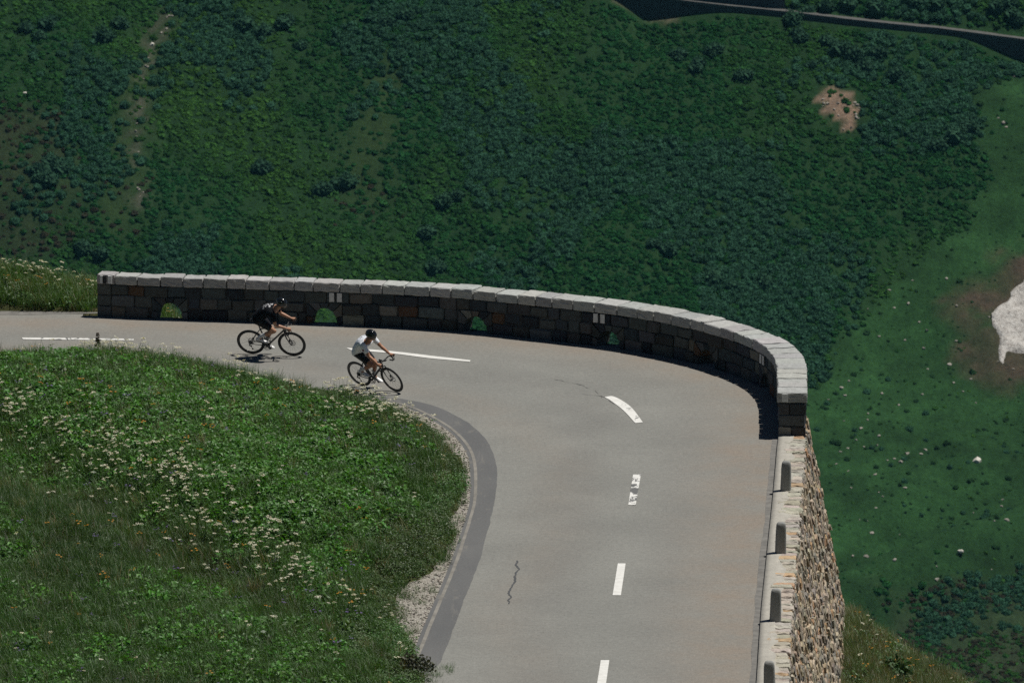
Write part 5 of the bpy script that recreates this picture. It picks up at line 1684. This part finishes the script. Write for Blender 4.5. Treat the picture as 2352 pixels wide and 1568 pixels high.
    for k, a in enumerate(np.linspace(-1.15, 1.15, 17)):
        for dz in (.026, -.024 - .006 * math.cos(a * 2)):
            for rr in (.0, .003): V.append(HC + f * (.024 + (.082 + rr) * math.cos(a)) + sd * (.082 + rr) * math.sin(a) + up * (dz - .004))
    for k in range(16):
        b0 = k * 4; b1 = b0 + 4
        Fc += [[b0 + 1, b1 + 1, b1 + 3, b0 + 3], [b0, b0 + 2, b1 + 2, b1], [b0, b1, b1 + 1, b0 + 1], [b0 + 2, b0 + 3, b1 + 3, b1 + 2]]
    mb.add(V, Fc)
    for s in (-1, 1): tube(mb, [HC + sd * s * .076 + f * .055, HC + sd * s * .079 - f * .02], .003, m=5)
    mb.build('sunglasses', M_LENS, body, True)
    mb = MB(); ell(mb, HC + up * .005 - f * .026, (.092, .079, .085), HR, 3); mb.build('hair', M_HAIR, body, True)
    if beard:
        mb = MB(); ell(mb, HC - up * .066 + f * .034, (.062, .058, .058), HR, 3); ell(mb, HC - up * .10 + f * .062, (.026, .027, .022), HR); fuse(mb, 'beard', M_HAIR, .006, body, 1)
    # printing on the back / sleeve, laid onto the cloth
    bvh = BVHTree.FromPolygons([v.co[:] for v in jr.data.vertices], [p.vertices[:] for p in jr.data.polygons])
    def onback(quads, mat, name='print'):
        mb = MB()
        for q in quads:
            n_ = 4; V = []
            a_, b_, c_, d_ = [np.array(v, float) for v in q]
            for i in range(n_ + 1):
                for j in range(n_ + 1):
                    s_ = (a_ * (1 - i / n_) + b_ * (i / n_)) * (1 - j / n_) + (d_ * (1 - i / n_) + c_ * (i / n_)) * (j / n_)
                    o_ = sp(s_[0]) + Y * s_[1] + bk * .4
                    h = bvh.ray_cast(Vector(o_), Vector(-bk))
                    V.append(np.array(h[0]) + bk * .004 if h[0] else o_ - bk * .26)
            mb.add(V, [[i * (n_ + 1) + j, i * (n_ + 1) + j + 1, (i + 1) * (n_ + 1) + j + 1, (i + 1) * (n_ + 1) + j] for i in range(n_) for j in range(n_)])
        mb.build(name, mat, jr)
    return body, jr, onback, bvh, sh, elb

def rect(s0, s1, y0, y1): return [(s0, y0), (s1, y0), (s1, y1), (s0, y1)]
# rider in black, higher on the road
b1, M1, RS1, P01 = make_bike('grey metal framed drop bar road bicycle ridden by the man in black', M_TITAN, M_CARBON, ((880 + 594 / 4.9) * .57422 + 4.6, (1140 + 1311 / 4.9) * .57422 + 4.2), ((880 + 1402 / 4.9) * .57422 + 4.6, (1140 + 1375 / 4.9) * .57422 + 1.4), R(23), R(0))
p1, j1_, ob1, bv1, sh1, el1 = make_person('cyclist in all black kit and glossy black helmet crouching low over a grey bicycle', M1, RS1, P01, R(31), M_SKIN1, M_JBLACK, R(-12), R(16), True, .35, .060)
ob1([rect(.84, .90, -.075, -.005), rect(.78, .90, -.015, .005), rect(.78, .81, -.015, .075), rect(.70, .78, .055, .085), rect(.84, .95, .045, .065), rect(.90, .95, .02, .09), rect(.70, .73, -.06, .03),
     rect(.56, .66, .085, .094), rect(.55, .67, .050, .062), rect(.57, .66, .015, .027), rect(.55, .67, -.022, -.010), rect(.58, .66, -.060, -.048), rect(.56, .65, -.094, -.084)], M_PRINT)
# rider in white, nearer
b2, M2, RS2, P02 = make_bike('black framed drop bar road bicycle ridden by the man in white', M_CARBON, M_CARBON, ((1320 + 606 / 4.9) * .57422, (1280 + 1266 / 4.9) * .57422 + 1.5), ((1320 + 1340 / 4.9) * .57422, (1280 + 1396 / 4.9) * .57422 + 2), R(25), R(-5))
p2, j2_, ob2, bv2, sh2, el2 = make_person('cyclist in white jersey, black shorts and long white socks leaning into the bend', M2, RS2, P02, R(39), M_SKIN2, M_JWHITE, R(4), R(20), False, .25, .060)
ob2([rect(.80, .87, -.02, -.005), rect(.82, .84, -.045, .01), rect(.74, .79, -.04, -.028), rect(.86, .93, .05, .06)], M_DKPRINT)
def sleeve_mark(bvh, jr, s, a_, b_, k0, k1, mats):
    ax_ = (b_ - a_) / np.linalg.norm(b_ - a_); out = np.array([-.2, s, .15]); out = out - ax_ * (out @ ax_); out /= np.linalg.norm(out); w_ = np.cross(ax_, out)
    for (y0, y1, z0, z1, mat) in mats:
        mb = MB(); V = []
        for i in range(4):
            for j in range(4):
                o_ = a_ + (b_ - a_) * (k0 + (k1 - k0) * (z0 + (z1 - z0) * i / 3)) + w_ * (y0 + (y1 - y0) * j / 3) + out * .3
                h = bvh.ray_cast(Vector(o_), Vector(-out)); V.append(np.array(h[0]) + out * .004 if h[0] else o_ - out * .23)
        mb.add(V, [[i * 4 + j, i * 4 + j + 1, (i + 1) * 4 + j + 1, (i + 1) * 4 + j] for i in range(3) for j in range(3)]); mb.build('sleeve_print', mat, jr)
sleeve_mark(bv2, j2_, -1, sh2[-1], el2[-1], .28, .44, [(-.034, .0, 0, 1, M_RED), (.002, .034, 0, 1, M_DKPRINT)])
# ================================================================== thin mountain air
mb = MB()
x0, x1, y0, y1, z0, z1 = -470., 470., -230., 2450., -420., 420.
lo_z = float(gz.min()) - 30; hi_z = max(float(gz.max()), CAM[2]) + 25
V = [(x, y, z) for z in (lo_z, hi_z) for x, y in ((x0, y0), (x1, y0), (x1, y1), (x0, y1))]
mb.add(V, [[3, 2, 1, 0], [4, 5, 6, 7], [0, 1, 5, 4], [1, 2, 6, 5], [2, 3, 7, 6], [3, 0, 4, 7]])
hz = bpy.data.materials.new('air'); hz.use_nodes = True; nt = hz.node_tree; nt.nodes.clear()
out = nt.nodes.new('ShaderNodeOutputMaterial')
pv = nd(nt, 'ShaderNodeVolumePrincipled'); pv.inputs['Color'].default_value = (.22, .66, .92, 1); pv.inputs['Density'].default_value = 2.4e-5
nt.links.new(pv.outputs[0], out.inputs['Volume'])
ho = mb.build('haze', hz); tag(ho, kind='stuff')
S.cycles.volume_bounces = 0
